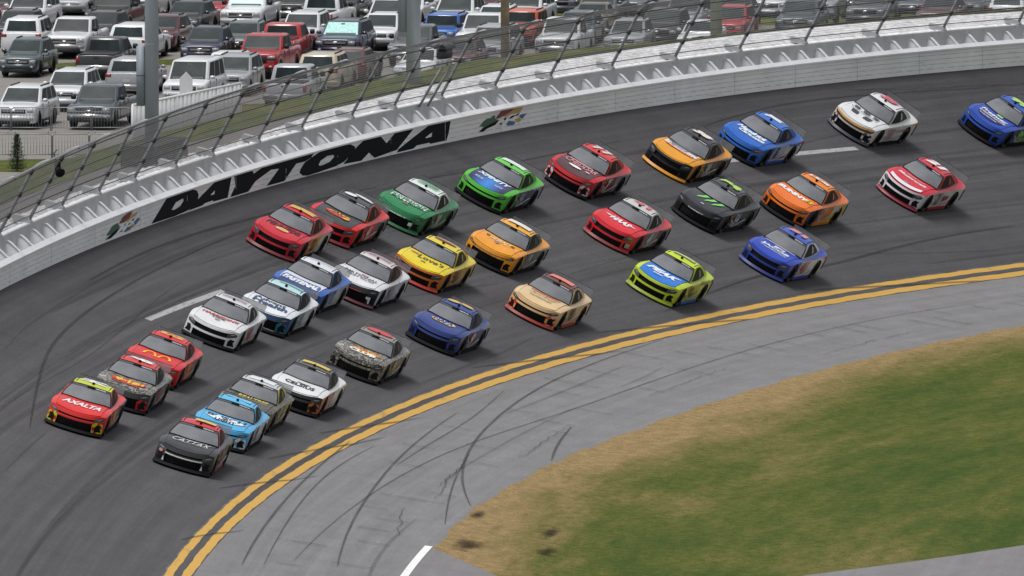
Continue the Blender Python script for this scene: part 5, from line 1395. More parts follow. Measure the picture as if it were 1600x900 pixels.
   dec=[('hood', 'PEAK', 1.38, 0, 1.16, .26, '#f0f6fb', dict(bold=.06, shear=.4)), ('hood', '@r', 1.76, -.10, .42, .06, '#e4eefa'), ('hood', '@r', 1.84, -.10, .34, .05, '#8fb0e2'), ('rooff', '@r', -.42, 0, .9, .30, '#8fa065'), ('rooff', '@r', -.42, 0, .8, .10, '#e9f0d8'), ('door', '12', .35, .52, .5, .36, '#4a5220', dict(bold=.04, name='number')), ('door', 'MENARDS', -.95, .80, .9, .17, '#5a6238', dict(bold=.02))])),
 ('orange stock car with white and red hood bands and a black roof', dict(style='F', body='#eba22c', hood='#eba22c', nose='#1e1e22', roof='#3a393c', pillar='#5a5b60', fender='#e29a2a', door='#6a5f5c', quarter='#3c3a3e', lip='#d8942c',
   dec=[('hood', '@r', 1.16, 0, 1.46, .44, '#e6e6e4'), ('hood', '@r', .99, 0, 1.3, .16, '#5f6468'), ('hood', '@r', 1.40, 0, 1.22, .17, '#cf2a2c'), ('hood', 'HORIZON', 1.40, 0, .98, .12, '#f2dcd4', dict(bold=.03)), ('hood', 'Speed', 1.20, -.12, .7, .16, '#3a3b40', dict(bold=.01, shear=.4)), ('rooff', '38', -.42, 0, .82, .52, '#efe4e0', dict(bold=.08, shear=.3)), num('38', '#d8d2cc')])),
 ('black stock car with three green claw strokes on its hood and lime roof number', dict(style='T', body='#2d2f34', nose='#0e0f12', roof='#3c3e43', pillar='#3c3e42', door='#24282a', quarter='#1f2a20', 
   dec=[('hood', '@c', 1.34, -.26, .34, .66, '#86dd70'), ('hood', '@c', 1.34, .08, .34, .66, '#86dd70'), ('hood', '@c', 1.34, .42, .34, .66, '#86dd70'), ('nose', 'CAMRY', 0, .72, .72, .06, '#d8dade', dict(bold=.05)), ('hood', '@e', 2.02, 0, .16, .06, '#c9ccd0'), ('rooff', '54', -.42, 0, .88, .56, '#b4dd58', dict(bold=.10)), num('54', '#b9bcc2')])),
 ('bright blue stock car with white script hood lettering and white rear flank', dict(style='C', body='#2a68c4', roof='#3d72c8', door='#c9d2e4', quarter='#dfe4ee', skirt='#2a55b0',
   dec=[('hood', 'Hendrick', 1.16, 0, 1.16, .26, '#eaf1f8', dict(bold=.06, shear=.3)), ('hood', 'Cars.com', 1.50, .12, 1.0, .22, '#eaf1f8', dict(bold=.06, shear=.3)), ('rooff', '5', -.42, .0, .74, .64, '#eef0f8', dict(bold=.10)), ('door', '5', .4, .52, .42, .44, '#3a4a9c', dict(bold=.06, shear=.25, name='number')), ('door', 'HendrickCars', -1.2, .78, 1.1, .13, '#2a4a9a', dict(bold=.03)), ('door', '@r', -.2, .30, 1.5, .035, '#c8323c')])),
 ('orange stock car with navy front corners, white word and yellow patch on hood', dict(style='C', body='#ee7a22', fender='#2a3158', roof='#ee8836', accent='#e2692a', quarter='#e8c94a', door='#e58a34', skirt='#d88a2a',
   dec=[('hood', 'SUNNY', 1.36, -.16, 1.14, .27, W, dict(bold=.07)), ('hood', '@r', 1.38, .56, .30, .28, '#e9c83a'), ('hood', 'D', 1.38, .56, .10, .15, '#5a4a1c', dict(bold=.06)), ('rooff', '@r', -.40, 0, .86, .30, '#efe2dc'), ('rooff', '17', -.42, 0, .7, .2, '#d98a5a', dict(bold=.06)), ('door', '17', .4, .52, .55, .46, '#d9d3c8', dict(bold=.04, shear=.25, name='number')), ('door', 'SUNNY', -.95, .66, .8, .24, '#e4ecf2', dict(bold=.05))])),
 ('deep blue stock car with white pillars, running low beside the yellow lines', dict(style='F', body='#2545b4', nose='#1f3a9a', roof='#3c58b0', pillar='#e4e6ec', door='#e2e2e6', quarter='#e6e6ea', lip='#1c2670', skirt='#2f3a9c',
   dec=[('hood', 'JACOB', 1.48, 0.0, 1.02, .21, '#e8ecf6', dict(bold=.05)), ('hood', 'CONSTRUCTION', 1.72, .0, .96, .09, '#cfd6ec', dict(bold=.02)), ('hood', '@r', 1.22, .08, .46, .22, '#d8def0'), ('hood', [(-.5, -.5), (.5, .5), (.2, -.5)], 1.24, .10, .3, .18, '#2f3fc0'), ('hood', '@r', .985, 0, 1.34, .06, '#e4e6ec'), ('rooff', '51', -.45, 0, .74, .48, '#dd8a92', dict(bold=.08)), ('door', '4', .42, .52, .42, .46, '#b8403e', dict(bold=.06, shear=.25, name='number')), ('door', '1', .02, .52, .2, .46, '#b8403e', dict(bold=.06, shear=.25, name='number'))])),
 ('white stock car with orange nose trim and black hood vents', dict(style='C', body='#e9eaec', roof='#e6e6e8', accent='#3a3a58', lip='#26283c', nose='#e6ddd2',
   dec=[('nose', '@r', 0, .88, 1.75, .10, '#e2a136'), ('nose', '@r', 0, .75, 1.72, .12, '#2c2012'), ('hood', [(-.5, .5), (.4, .5), (.5, -.5), (-.3, -.5)], 1.66, -.32, .38, .30, '#3a3c42'), ('hood', [(-.4, .5), (.5, .5), (.3, -.5), (-.5, -.5)], 1.66, .30, .38, .30, '#3a3c42'), ('hood', [(-.5, .5), (.5, .5), (.4, -.5), (-.4, -.5)], 1.16, -.46, .28, .2, '#4a4c52'), ('hood', [(-.5, .5), (.5, .5), (.4, -.5), (-.4, -.5)], 1.16, .0, .34, .2, '#4a4c52'), ('hood', [(-.5, .5), (.5, .5), (.4, -.5), (-.4, -.5)], 1.16, .46, .28, .2, '#4a4c52'), ('hood', 'CELEBRITY', 1.38, 0, 1.1, .06, '#4a4c52', dict(bold=.01)), ('rooff', '33', -.45, 0, .78, .56, '#cf5a62', dict(bold=.08, shear=.3)), ('door', '33', .36, .5, .6, .44, '#c08a92', dict(bold=.04, shear=.25, name='number')), ('door', '@r', -.7, .62, 1.3, .03, '#c2323c'), ('door', '@r', -.7, .57, 1.3, .02, '#2c3a8c')])),
 ('red and white stock car with white nose and big white roof numerals', dict(style='F', body='#d22c3e', nose='#e6e4e8', roof='#c93a48', door='#e0dedf', quarter='#e2e0e2', fender='#e3e0e4', lip='#7c1a2c', skirt='#a82a38', accent='#d8d6da',
   dec=[('hood', 'Motorcraft', 1.40, 0, 1.12, .17, '#f6e4e2', dict(bold=.04, shear=.2)), ('hood', 'Quick Lane', 1.16, .05, .7, .13, '#e2a2a8', dict(bold=.02)), ('edge', '@r', .10, 0, 1.48, .20, '#e8e6ec'), ('hood', '@e', 1.98, 0, .26, .07, '#8a93a2'), ('nose', '@r', 0, .07, 1.8, .10, '#a62236'), ('rooff', '21', -.44, 0, .86, .58, '#f4ecec', dict(bold=.07, shear=.2)), ('door', '21', .42, .52, .5, .48, '#5a4a40', dict(bold=.03, shear=.3, name='number')), ('door', '@r', -.35, .50, .55, .2, '#a8323c')])),
 ('blue stock car with white hood lettering and lime roof, last at the right edge', dict(style='C', body='#2650b4', hood='#2446a8', roof='#3458b0', door=GREEN_SIDE(), quarter=GREEN_SIDE(), 
   dec=[('hood', '@e', 1.68, 0, 1.2, .62, '#242a66'), ('hood', 'Freeway', 1.36, .02, 1.10, .24, '#f2f4fa', dict(bold=.03, shear=.2)), ('hood', 'INSURANCE', 1.60, .04, 1.08, .10, '#e2e6f4', dict(bold=.03)), ('hood', 'freeway.com', 1.84, -.06, .72, .08, '#dfe3f2', dict(bold=.03)), ('hood', '@r', 1.10, .14, .28, .18, '#9fdc9a'), ('rooff', '99', -.42, .06, .84, .56, '#b5e070', dict(bold=.10)), num('99', '#9fdc7a')])),
]
for i, ((s, l), (label, C)) in enumerate(zip(CARS, LIV)):
    arch = None
    dec = []
    for d in C['dec']:
        if d[1] == 'ARCHES': arch = d
        else: dec.append(d)
    C['dec'] = dec
    o = stock_car(i, s, l + 0.16, label, C)
    if arch:
        for c_ in (-.25, .25):
            decal(o, 'hood', arch_poly(c_), arch[2], arch[3], arch[4], arch[5], mat('vinyl_arch', arch[6], .4), 'emblem', .014)
# ------------------------------------------------------------------ parking lot
lv, lu = [], []
nx_, ny_ = 25, 25
for i in range(nx_):
    for j in range(ny_):
        q_ = wallpt(-150 + 300 * i / (nx_ - 1), 22 + 330 * (j / (ny_ - 1)) ** 1.3, 0)
        lv.append((q_[0], q_[1], LOTZ)); lu.append((q_[0], q_[1]))
lot = ob('parking_lot', mk_mesh('parking_lot', lv, grid_faces(nx_, ny_), True, lu), None, M_LOT); lot['kind'] = 'structure'
def lot_strip(x0, y0, x1, y1, w):
    n = 14; V, U = [], []
    for i in range(n):
        t = i / (n - 1)
        for j, o_ in enumerate((-w * .5, 0, w * .5)):
            jit = random.uniform(-.15, .15)
            V.append((x0 + (x1 - x0) * t, y0 + (y1 - y0) * t + o_ + jit, LOTZ + 0.012)); U.append((x0 + (x1 - x0) * t, o_))
    return ob('grass_strip', mk_mesh('grass_strip', V, grid_faces(n, 3), True, U), lot, M_VERGE)
lot_strip(-26, 691, -10, 697.5, 3.2)
lot_strip(-12, 668, 4, 675, 4.5)
lot_strip(-24, 636, -12, 640, 6.0)

VC = {'white': '#d2d5d8', 'silver': '#96999e', 'grey': '#54585c', 'black': '#15161a', 'slate': '#36414c', 'teal': '#3c4a50', 'navy': '#161d3a', 'maroon': '#4c1620', 'red': '#a5141f', 'beige': '#b5aa96', 'blue': '#1f5fb0', 'orange': '#c2481c', 'olive': '#5a5448'}
def vpaint(c):
    return mat('car_paint_' + c, VC[c], 0.32, coat=0.6, metal=0.0, var=0.04, vscale=1.5)
M_VGLASS = mat('car_window', (0.020, 0.030, 0.032), 0.45, spec=0.14, coat=0.0, var=.45, vscale=1.6)
M_CHROME = mat('car_chrome', (0.50, 0.51, 0.53), 0.25, metal=0.8)
M_PLASTIC = mat('car_plastic', (0.022, 0.022, 0.024), 0.6)
M_VLAMP = mat('car_headlight', (0.40, 0.42, 0.44), 0.2, coat=.5)
M_TLAMP = mat('car_tail_light', (0.30, 0.012, 0.018), 0.25, coat=.4)
M_PLATE = mat('licence_plate', (0.55, 0.56, 0.52), 0.5)
M_SHADE = mat('sunshade_green', (0.32, 0.62, 0.58), 0.35, var=.2, vscale=9)
SPEC = {  # L, W, hood front z, cowl z, belt z, roof z, bf, rf, rr, br, tail z, wheel r, front axle, rear axle, roof half-width ratio
 'suv': (5.0, 2.0, 1.02, 1.14, 1.16, 1.82, 1.22, 0.45, -2.12, -2.44, None, .39, 1.55, -1.45, .80),
 'pickup': (5.7, 2.03, 1.10, 1.22, 1.24, 1.90, 1.28, 0.66, -0.80, -1.02, 1.20, .42, 1.85, -1.78, .82),
 'bigpickup': (5.9, 2.1, 1.24, 1.36, 1.36, 2.05, 1.35, 0.75, -0.95, -1.15, 1.32, .45, 1.92, -1.85, .83),
 'van': (5.1, 1.98, 0.98, 1.12, 1.14, 1.98, 1.72, 1.05, -2.30, -2.48, None, .37, 1.65, -1.50, .84),
 'cross': (4.5, 1.87, 0.90, 1.02, 1.05, 1.64, 1.10, 0.25, -1.66, -2.14, None, .36, 1.38, -1.32, .78),
 'sedan': (4.75, 1.85, 0.76, 0.90, 0.95, 1.45, 1.02, 0.20, -1.02, -1.80, 1.00, .34, 1.42, -1.38, .76),
 'jeep': (4.25, 1.86, 1.12, 1.20, 1.22, 1.84, 0.72, 0.50, -1.95, -2.06, None, .41, 1.35, -1.25, .88),
}
def vehicle_parts(kind):
    L, W, zf, zc, zb, zr, bf, rf, rr_, br, zt, wr, fa, ra, rw = SPEC[kind]
    hl = L / 2; hw = W / 2
    sill = 0.30 if kind not in ('pickup', 'bigpickup', 'jeep') else 0.42
    AR_ = wr + 0.07
    def ztop_(x):
        if x > bf: return zf + (zc - zf) * min(1, (hl - x) / (hl - bf)) ** .7
        if zt is not None and x < br - 0.02: return zt
        return zb
    def zbot(x):
        z = sill
        for a in (fa, ra):
            d = AR_ ** 2 - (x - a) ** 2
            if d > 0: z = max(z, wr + math.sqrt(d) * .95)
        return z
    X = {hl, hl - .04, hl - .14, -hl, -hl + .04, -hl + .12, bf, br, br - .04, 0.0, bf - .3}
    for a in (fa, ra):
        for k in (-1, -.97, -.85, -.6, -.3, 0, .3, .6, .85, .97, 1): X.add(a + AR_ * k)
    X = sorted(x for x in X if -hl <= x <= hl)
    V = []
    NP = 8
    for x in X:
        e = max(0, (abs(x) - (hl - .14)) / .14)
        w = hw * (1 - .07 * e * e); zt_ = ztop_(x) - (.06 * e * e); zb_ = min(zbot(x), zt_ - .12)
        prof = [(w * .96, zb_), (w, zb_ + .05), (w, zb_ + (zt_ - zb_) * .45), (w * .995, zb_ + (zt_ - zb_) * .75), (w * .97, zt_ - .05), (w * .90, zt_), (w * .45, zt_ + .025), (0, zt_ + .03)]
        V += [(x, y, z) for y, z in prof] + [(x, -y, z) for y, z in reversed(prof[:-1])]
    n = 2 * NP - 1
    F = grid_faces(len(X), n)
    F.append(tuple(range(n))); F.append(tuple(reversed(range((len(X) - 1) * n, len(X) * n))))
    P = {}
    body = mk_mesh('body', V, F, True)
    P['body'] = body
    # underbody and wheel wells in one dark box each side
    P['underbody'] = boxes('underbody', [(-hl + .2, hl - .2, -hw * .86, hw * .86, sill - .08, sill + .34)])
    # cabin
    wb_, wt = hw * .93, hw * rw
    zB = zb + .0
    def ring(z, xf, xr, w): return [(xf, w * .88, z), (xf - .10, w, z), (xr + .08, w, z), (xr, w * .9, z), (xr, -w * .9, z), (xr + .08, -w, z), (xf - .10, -w, z), (xf, -w * .88, z)]
    R_ = [ring(zB - .02, bf, br, wb_), ring(zr - .07, rf, rr_, wt), ring(zr - .02, rf - .10, rr_ + .08, wt * .95), ring(zr, rf - .25, rr_ + .22, wt * .80)]
    V = [p for r in R_ for p in r]; F = []
    for i in range(3):
        for k in range(8): F.append((i * 8 + k, i * 8 + (k + 1) % 8, (i + 1) * 8 + (k + 1) % 8, (i + 1) * 8 + k))
    F.append(tuple(range(24, 32)))
    cab = mk_mesh('cabin', V, F, False)
    bm = bmesh.new(); bm.from_mesh(cab)
    bmesh.ops.bevel(bm, geom=[e_ for e_ in bm.edges if not e_.is_boundary], offset=.045, segments=2, affect='EDGES', clamp_overlap=True)
    for f_ in bm.faces: f_.smooth = True
    bm.to_mesh(cab); bm.free()
    P['cabin'] = cab
    def face(name, a, b, c, d, u0, u1, v0, v1, lift):
        a, b, c, d = map(Vector, (a, b, c, d)); nrm = (b - a).cross(d - a).normalized()
        q = lambda u, v: (a * (1 - u) + b * u) * (1 - v) + (d * (1 - u) + c * u) * v + nrm * lift
        return [q(u0, v0), q(u1, v0), q(u1, v1), q(u0, v1)]
    r0, r1 = R_[0], R_[1]
    P['windshield'] = mk_mesh('windshield', face('w', r0[7], r0[0], r1[0], r1[7], .0, 1.0, .05, .985, .012), [(0, 1, 2, 3)])
    P['rear_window'] = mk_mesh('rear_window', face('w', r0[3], r0[4], r1[4], r1[3], .06, .94, .16 if kind != 'sedan' else .05, .92, .012), [(0, 1, 2, 3)])
    for sg, nm, (i, j) in ((1, 'l', (1, 2)), (-1, 'r', (5, 6))):
        cuts = {'pickup': [(.04, .52), (.56, .94)], 'bigpickup': [(.04, .52), (.56, .94)], 'sedan': [(.10, .46), (.49, .84)], 'jeep': [(.05, .38), (.42, .68), (.72, .96)]}.get(kind, [(.05, .36), (.38, .66), (.69, .93)])
        VV, FF = [], []
        for a_, c_ in cuts:
            u0, u1 = (a_, c_) if sg > 0 else (1 - c_, 1 - a_)
            k = len(VV); VV += face('s', r0[i], r0[j], r1[j], r1[i], u0, u1, .08, .95, .012); FF.append((k, k + 1, k + 2, k + 3))
        P['side_windows_' + nm] = mk_mesh('side_window', VV, FF)
        P['mirror_' + nm] = boxes('mirror', [(bf - .42, bf - .24, min(sg * hw * .98, sg * (hw + .20)), max(sg * hw * .98, sg * (hw + .20)), zb + .02, zb + (.26 if 'pickup' in kind else .17))], .03)
        y0, y1 = sorted((sg * hw * .60, sg * hw * .93))
        P['headlight_' + nm] = boxes('headlight', [(hl - .10, hl + .006, y0, y1, zf - .26, zf - .06)], .02)
        y0, y1 = sorted((sg * hw * (.80 if 'pickup' in kind else .68), sg * hw * .965))
        zt2 = (zt if zt else zb + .02)
        P['tail_light_' + nm] = boxes('tail_light', [(-hl - .006, -hl + .10, y0, y1, zt2 - .42 if 'pickup' in kind else zt2 - .24, zt2 - .06)], .02)
    gz0 = zf - (.46 if 'pickup' in kind else .30)
    P['grille'] = boxes('grille', [(hl - .06, hl + .008, -hw * .58, hw * .58, gz0, zf - .07)], .02)
    P['grille_bar'] = boxes('grille_bar', [(hl, hl + .022, -hw * (.94 if 'pickup' in kind else .5), hw * (.94 if 'pickup' in kind else .5), (gz0 + zf) / 2 - .05, (gz0 + zf) / 2 + .02)])
    P['front_bumper'] = boxes('front_bumper', [(hl - .12, hl + .05, -hw * .95, hw * .95, sill + .12, sill + .34)], .04)
    P['lower_grille'] = boxes('lower_grille', [(hl - .08, hl + .018, -hw * .75, hw * .75, sill - .06, sill + .11)], .01)
    P['rear_bumper'] = boxes('rear_bumper', [(-hl - .05, -hl + .10, -hw * .95, hw * .95, sill + .10, sill + .30)], .03)
    P['licence_plate'] = boxes('licence_plate', [(-hl - .058, -hl + .0, -.16, .16, sill + .13, sill + .28) if 'pickup' in kind else (-hl - .012, -hl + .02, -.17, .17, sill + .42, sill + .56)])
    # windshield: dashboard line, mirror; flanks: door seams and handles
    P['dashboard'] = mk_mesh('dashboard', face('w', r0[7], r0[0], r1[0], r1[7], .06, .94, .06, .17, .018), [(0, 1, 2, 3)])
    P['rear_view_mirror'] = mk_mesh('rear_view_mirror', face('w', r0[7], r0[0], r1[0], r1[7], .44, .56, .80, .90, .018), [(0, 1, 2, 3)])
    P['badge'] = boxes('badge', [(hl + .018, hl + .035, -.09, .09, (gz0 + zf) / 2 - .06, (gz0 + zf) / 2 + .05)], .01)
    P['fog_lamp_l'] = boxes('fog_lamp', [(hl + .03, hl + .06, hw * .66, hw * .82, sill + .16, sill + .26)], .01)
    P['fog_lamp_r'] = boxes('fog_lamp', [(hl + .03, hl + .06, -hw * .82, -hw * .66, sill + .16, sill + .26)], .01)
    for sg, nm in ((1, 'l'), (-1, 'r')):
        P['sill_trim_' + nm] = boxes('sill_trim', [(ra + AR_ + .02, fa - AR_ - .02, min(sg * hw * .95, sg * (hw + .012)), max(sg * hw * .95, sg * (hw + .012)), sill - .03, sill + .10)], .01)
        for q_, xx in (('a', bf - .30), ('b', (bf + max(rr_, -1.2)) / 2 - .25)):
            P['seam_' + q_ + nm] = boxes('door_seam', [(xx - .008, xx + .008, min(sg * hw * .97, sg * (hw + .006)), max(sg * hw * .97, sg * (hw + .006)), sill + .12, zb - .06)])
            P['handle_' + q_ + nm] = boxes('door_handle', [(xx - .82, xx - .66, min(sg * hw * .97, sg * (hw + .03)), max(sg * hw * .97, sg * (hw + .03)), zb - .17, zb - .13)])
    if 'pickup' in kind:
        P['tailgate_handle'] = boxes('tailgate_handle', [(-hl - .01, -hl + .02, -.14, .14, zt - .16, zt - .10)])
        P['bed_cover'] = boxes('bed_cover', [(-hl + .10, br - .08, -hw * .84, hw * .84, zt + .02, zt + .045)])
    else:
        if kind not in ('sedan', 'van'):
            for sg, nm in ((1, 'l'), (-1, 'r')):
                P['roof_rail_' + nm] = boxes('roof_rail', [(rr_ + .4, rf - .4, sg * wt * .86 - .02, sg * wt * .86 + .02, zr + .0, zr + .05)])
    tr = lathe('tyre', [(wr * .62, -.10), (wr * .9, -.12), (wr, -.09), (wr, .09), (wr * .9, .12), (wr * .62, .10)], 18)
    rm = lathe('rim', [(wr * .64, .04), (wr * .60, .09), (wr * .5, .06), (wr * .12, .08)], 14)
    return P, tr, rm, (wr, fa, ra, hw)
VP = {}
PSI = R(10)
PM = {'underbody': M_PLASTIC, 'windshield': M_VGLASS, 'rear_window': M_VGLASS, 'side_windows_l': M_VGLASS, 'side_windows_r': M_VGLASS, 'headlight_l': M_VLAMP, 'headlight_r': M_VLAMP, 'tail_light_l': M_TLAMP, 'tail_light_r': M_TLAMP,
      'grille': M_PLASTIC, 'grille_bar': M_CHROME, 'lower_grille': M_PLASTIC, 'licence_plate': M_PLATE, 'tailgate_handle': M_PLASTIC, 'bed_cover': M_PLASTIC, 'roof_rail_l': M_PLASTIC, 'roof_rail_r': M_PLASTIC, 'dashboard': mat('dashboard_grey', (0.085, 0.09, 0.09), .7), 'rear_view_mirror': M_PLASTIC, 'badge': M_CHROME, 'fog_lamp_l': M_VLAMP, 'fog_lamp_r': M_VLAMP, 'sill_trim_l': M_PLASTIC, 'sill_trim_r': M_PLASTIC, **{'seam_' + a + b: M_PLASTIC for a in 'ab' for b in 'lr'}, 'mirror_l': None, 'mirror_r': None, 'body': None, 'cabin': None, 'front_bumper': None, 'rear_bumper': None}
vr = random.Random(21)
for i, (x, y, kind, colr, fc, label) in enumerate(LOT):
    if kind not in VP: VP[kind] = vehicle_parts(kind)
    P, tr, rm, (wr, fa, ra, hw) = VP[kind]
    # facing: forward = (-sin psi, -cos psi) when it looks at the track
    ang = -math.pi / 2 - PSI + R(vr.uniform(-2, 2))
    if fc < 0: ang += math.pi
    CN_ = {'suv': 'car', 'cross': 'car', 'sedan': 'car', 'jeep': 'car', 'van': 'van'}.get(kind, 'pickup truck')
    nmz = {'suv': 'parked_car', 'cross': 'parked_car', 'sedan': 'parked_car', 'jeep': 'parked_car', 'van': 'parked_van'}.get(kind, 'parked_pickup')
    e = empty(nmz, label, CN_, (x, y, LOTZ), ang, 'vehicles parked in the lot')
    e.scale = (.955 * vr.uniform(.96, 1.03), .955 * vr.uniform(.97, 1.03), .955 * vr.uniform(.93, 1.04))
    pm = vpaint(colr)
    for k, me in P.items():
        front_only = k in ('grille', 'grille_bar', 'headlight_l', 'headlight_r', 'front_bumper', 'lower_grille', 'windshield', 'dashboard', 'rear_view_mirror', 'badge', 'fog_lamp_l', 'fog_lamp_r')
        rear_only = k in ('tail_light_l', 'tail_light_r', 'rear_bumper', 'licence_plate', 'tailgate_handle', 'rear_window')
        if (fc > 0 and rear_only and k != 'rear_window') or (fc < 0 and front_only and k != 'windshield'):
            continue
        if y > 700 and k[:4] in ('seam', 'hand', 'fog_', 'rear') and k != 'rear_window': continue
        if (k.endswith('r') and k[:5] in ('seam_', 'handl', 'sill_')) if fc > 0 else (k.endswith('l') and k[:5] in ('seam_', 'handl', 'sill_')): continue
        m = PM.get(k)
        if k in ('front_bumper', 'rear_bumper'):
            m = (M_CHROME if 'pickup' in kind and i % 3 != 0 else pm) if kind != 'jeep' else M_PLASTIC
        if k == 'grille_bar' and colr in ('black', 'grey', 'red') and i % 2: m = M_PLASTIC
        if k.startswith('mirror') and 'pickup' in kind: m = M_PLASTIC
        if k == 'windshield' and (i == 35 or i == 21): m = M_SHADE if i == 35 else mat('sunshade_pale', (0.42, 0.62, 0.62), .4)
        ob(me.name.split('.')[0], me, e, m or pm)
    for ax_ in (fa, ra):
        for sg in (1, -1):
            w = ob('wheel', tr, e, M_TYRE); w.location = (ax_, sg * (hw - .12), wr)
            if sg < 0: w.rotation_euler = (0, 0, math.pi)
            ob('rim', rm, w, M_CHROME)

# ------------------------------------------------------------------ street furniture at the lot edge
M_BARR = mat('barrier_steel', (0.27, 0.285, 0.30), 0.5, metal=0.35)
def barrier_meshes(w):
    fr = tubes('frame', [[(0, 0, .08), (0, 0, 1.0), (.06, 0, 1.08), (w - .06, 0, 1.08), (w, 0, 1.0), (w, 0, .08)], [(0, 0, .22), (w, 0, .22)]], .024, 6)
    n = int(w / .12)
    brs = tubes('bars', [[(w * k / n, 0, .22), (w * k / n, 0, 1.07)] for k in range(1, n)], .010, 4)
    ft = tubes('foot', [[(.12, -.3, .03), (.12, 0, .10), (.12, .3, .03)]], .022, 5)
    return fr, brs, ft
BM_ = {}
def barrier(x0, x1, y, label):
    w = round(x1 - x0, 2)
    if w not in BM_: BM_[w] = barrier_meshes(w)
    e = empty('crowd_barrier', label, 'barrier', (x0, y, LOTZ), 0, 'steel crowd barriers at the lot edge')
    fr, brs, ft = BM_[w]
    ob('frame', fr, e, M_BARR); ob('bars', brs, e, M_BARR); ob('foot', ft, e, M_BARR); ob('foot', ft, e, M_BARR).location = (w - .24, 0, 0)
on = ['leftmost', 'second from left', 'third from left', 'fourth from left', 'fifth from left']
for k in range(5):
    barrier(-23.1 + 1.72 * k, -23.1 + 1.72 * k + 1.66, 654.6, 'steel crowd barrier in the row touching the parked cars, ' + on[k])
for k in range(4):
    barrier(-22.3 + 1.55 * k, -22.3 + 1.55 * k + 1.50, 640.2, 'steel crowd barrier in the row nearer the track, ' + on[k])
# white board fence
M_WFENCE = mat('white_vinyl', (0.78, 0.79, 0.80), 0.45, var=.03)
A_, B_ = Vector((-16.05, 648.0, LOTZ)), Vector((-11.7, 660.4, LOTZ))
dv = (B_ - A_); fl = dv.length; fa_ = math.atan2(dv.y, dv.x)
bf_ = empty('board_fence', 'white vinyl board fence behind the catch fence at the lot edge', 'fence', A_, fa_)
nb = 26
bd = boxes('board', [(0.002, fl / nb - .002, -.02, .02, .06, 1.66)], .01)
for k in range(nb):
    o = ob('board', bd, bf_, M_WFENCE); o.location = (k * fl / nb, (k % 2) * .012, vr.uniform(-.01, .01))
ob('top_rail', boxes('top_rail', [(0, fl, -.045, .045, 1.64, 1.74)], .012), bf_, M_WFENCE)
ob('bottom_rail', boxes('bottom_rail', [(0, fl, -.045, .045, .02, .12)], .012), bf_, M_WFENCE)
fp = boxes('fence_post', [(-.05, .05, -.05, .05, 0, 1.70)], .015)
for k in range(6):
    o = ob('fence_post', fp, bf_, M_WFENCE); o.location = (k * fl / 5, 0, 0)
# white house-shaped board standing behind the fence
hb = empty('house_board', 'small white house-shaped board on a post in front of the white van', 'sign', (-13.95, 655.5, LOTZ), 0)
hv = [(-.28, 0, 1.35), (.28, 0, 1.35), (.28, 0, 2.25), (0, 0, 2.55), (-.28, 0, 2.25)]
hv = hv + [(a, .06, c) for a, b, c in hv]
ob('panel', mk_mesh('panel', hv, [(0, 1, 2, 3, 4), (9, 8, 7, 6, 5)] + [(i, 5 + i, 5 + (i + 1) % 5, (i + 1) % 5) for i in range(5)]), hb, M_WFENCE)
ob('post', boxes('post', [(-.05, .05, .0, .1, 0, 1.6)]), hb, M_WFENCE)
# dark mesh screen on the fence line near the first light pole
scr = wempty('mesh_cage', 'dark grey mesh screened cage below the white board fence', 'cage', -15.4, 1.95, 0.50)
M_SCREEN = mat('dark_netting', (0.05, 0.05, 0.055), 0.9, alpha=0.6, var=.2, vscale=12)
ob('netting', boxes('netting', [(-.75, .45, -1.8, 2.4, .10, .80)]), scr, M_SCREEN)
ob('cage_frame', tubes('cage_frame', [[(x, y, 0), (x, y, .85)] for x in (-.77, .47) for y in (-1.82, 2.42)] + [[(-.77, -1.82, .82), (.47, -1.82, .82), (.47, 2.42, .82), (-.77, 2.42, .82), (-.77, -1.82, .82)]], .022, 6), scr, M_DSTEEL)
# black loudspeaker hung on the fence
sp_ = empty('loudspeaker', 'black horn loudspeaker hanging from a fence post at the left', 'loudspeaker', fpt(-36.6, 0.86), 0)
V, F = tube_vf([(0, 0, -.1), (.04, -.1, -.18), (.10, -.25, -.26)], [.06, .10, .17], 14)
ob('horn', mk_mesh('horn', V, F, True), sp_, M_BLACK)
ob('driver', boxes('driver', [(-.10, .10, -.05, .20, -.20, .10)], .03), sp_, M_BLACK)
ob('hanger', tubes('hanger', [[(-.05, .05, .1), (-.12, .05, .38), (-.02, .02, .5)]], .02, 5), sp_, M_BLACK)
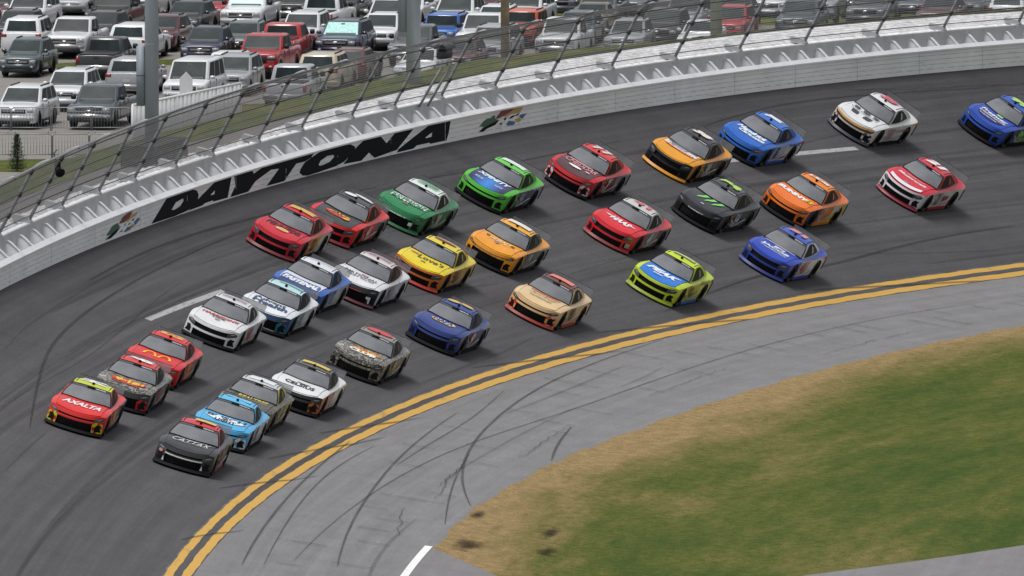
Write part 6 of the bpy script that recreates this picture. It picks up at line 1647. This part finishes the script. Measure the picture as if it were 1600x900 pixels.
# grey hooded camera box on the fence above the verge
cb = wempty('camera_housing', 'grey hooded camera housing on the twin fence posts before the tall pole', 'camera', 11.2, -.3, 2.62)
V, F = [], []
for i in range(9):
    w_ = math.pi * i / 8
    for yy in (-.55, .85): V.append((.24 * math.cos(w_), yy * .8, .18 * math.sin(w_) + .06))
ob('hood_cover', mk_mesh('hood_cover', V, grid_faces(9, 2) + [tuple(range(0, 18, 2)), tuple(range(17, 0, -2))], True), cb, M_DSTEEL)
ob('housing', boxes('housing', [(-.18, .18, -.35, .5, -.30, .06)], .03), cb, M_DSTEEL)
ob('support_post', tubes('support_post', [[(-.05, 0, -.6), (-.55, 0, -1.4), (-.95, 0, -2.1)], [(.15, .4, -.6), (-.35, .4, -1.4), (-.75, .4, -2.1)]], .05, 6), cb, M_STEEL)
# red ball float and yellow post by the far cars
rb = empty('red_marker_ball', 'round red marker ball on a post behind the fence at right', 'marker', (14.45, 692.0, LOTZ), 0)
ob('ball', lathe('ball', [(.02, -.34), (.16, -.30), (.27, -.2), (.33, 0), (.27, .2), (.16, .30), (.02, .34)], 18), rb, mat('marker_red', '#b01c28', .4)).location = (0, 0, 1.1)
ob('stand', tubes('stand', [[(0, 0, 0), (0, 0, .85)]], .05, 8), rb, M_DSTEEL)
yp = empty('yellow_post', 'square yellow post among the parked cars at the top right', 'post', (17.0, 726.0, LOTZ), 0)
ob('shaft', boxes('shaft', [(-.20, .20, -.20, .20, 0, 3.2)], .03), yp, mat('post_yellow', '#c89a22', .5))
ob('cap', boxes('cap', [(-.23, .23, -.23, .23, 3.2, 3.3)], .02), yp, M_DSTEEL)
# small conifer by the barriers
cf = empty('conifer_shrub', 'small dark green conifer shrub in front of the crowd barriers', 'shrub', (-20.5, 634.2, LOTZ), 0)
ob('trunk', tubes('trunk', [[(0, 0, 0), (0.01, 0, .5), (.02, .01, 1.35)]], .03, 6), cf, mat('bark', (0.07, 0.05, 0.035), .9))
V, F = [], []
cr_ = random.Random(4)
for _ in range(2600):
    z = cr_.random() ** 1.3 * 1.45; rad = (1 - z / 1.55) ** .8 * .55 * (0.55 + .45 * math.sin(z * 19) ** 2) + .02
    a = cr_.uniform(0, 6.28); r_ = rad * math.sqrt(cr_.random()); k = len(V)
    p = Vector((r_ * math.cos(a), r_ * math.sin(a), z + .08))
    d = Vector((math.cos(a) * .7, math.sin(a) * .7, .9 + cr_.uniform(-.3, .3))).normalized() * cr_.uniform(.05, .11)
    q = Vector((-math.sin(a), math.cos(a), cr_.uniform(-.3, .3))) * .012
    V += [p - q, p + q, p + d]; F.append((k, k + 1, k + 2))
ob('crown', mk_mesh('crown', V, F), cf, mat('conifer_green', (0.030, 0.055, 0.020), .9, var=.4, vscale=5))
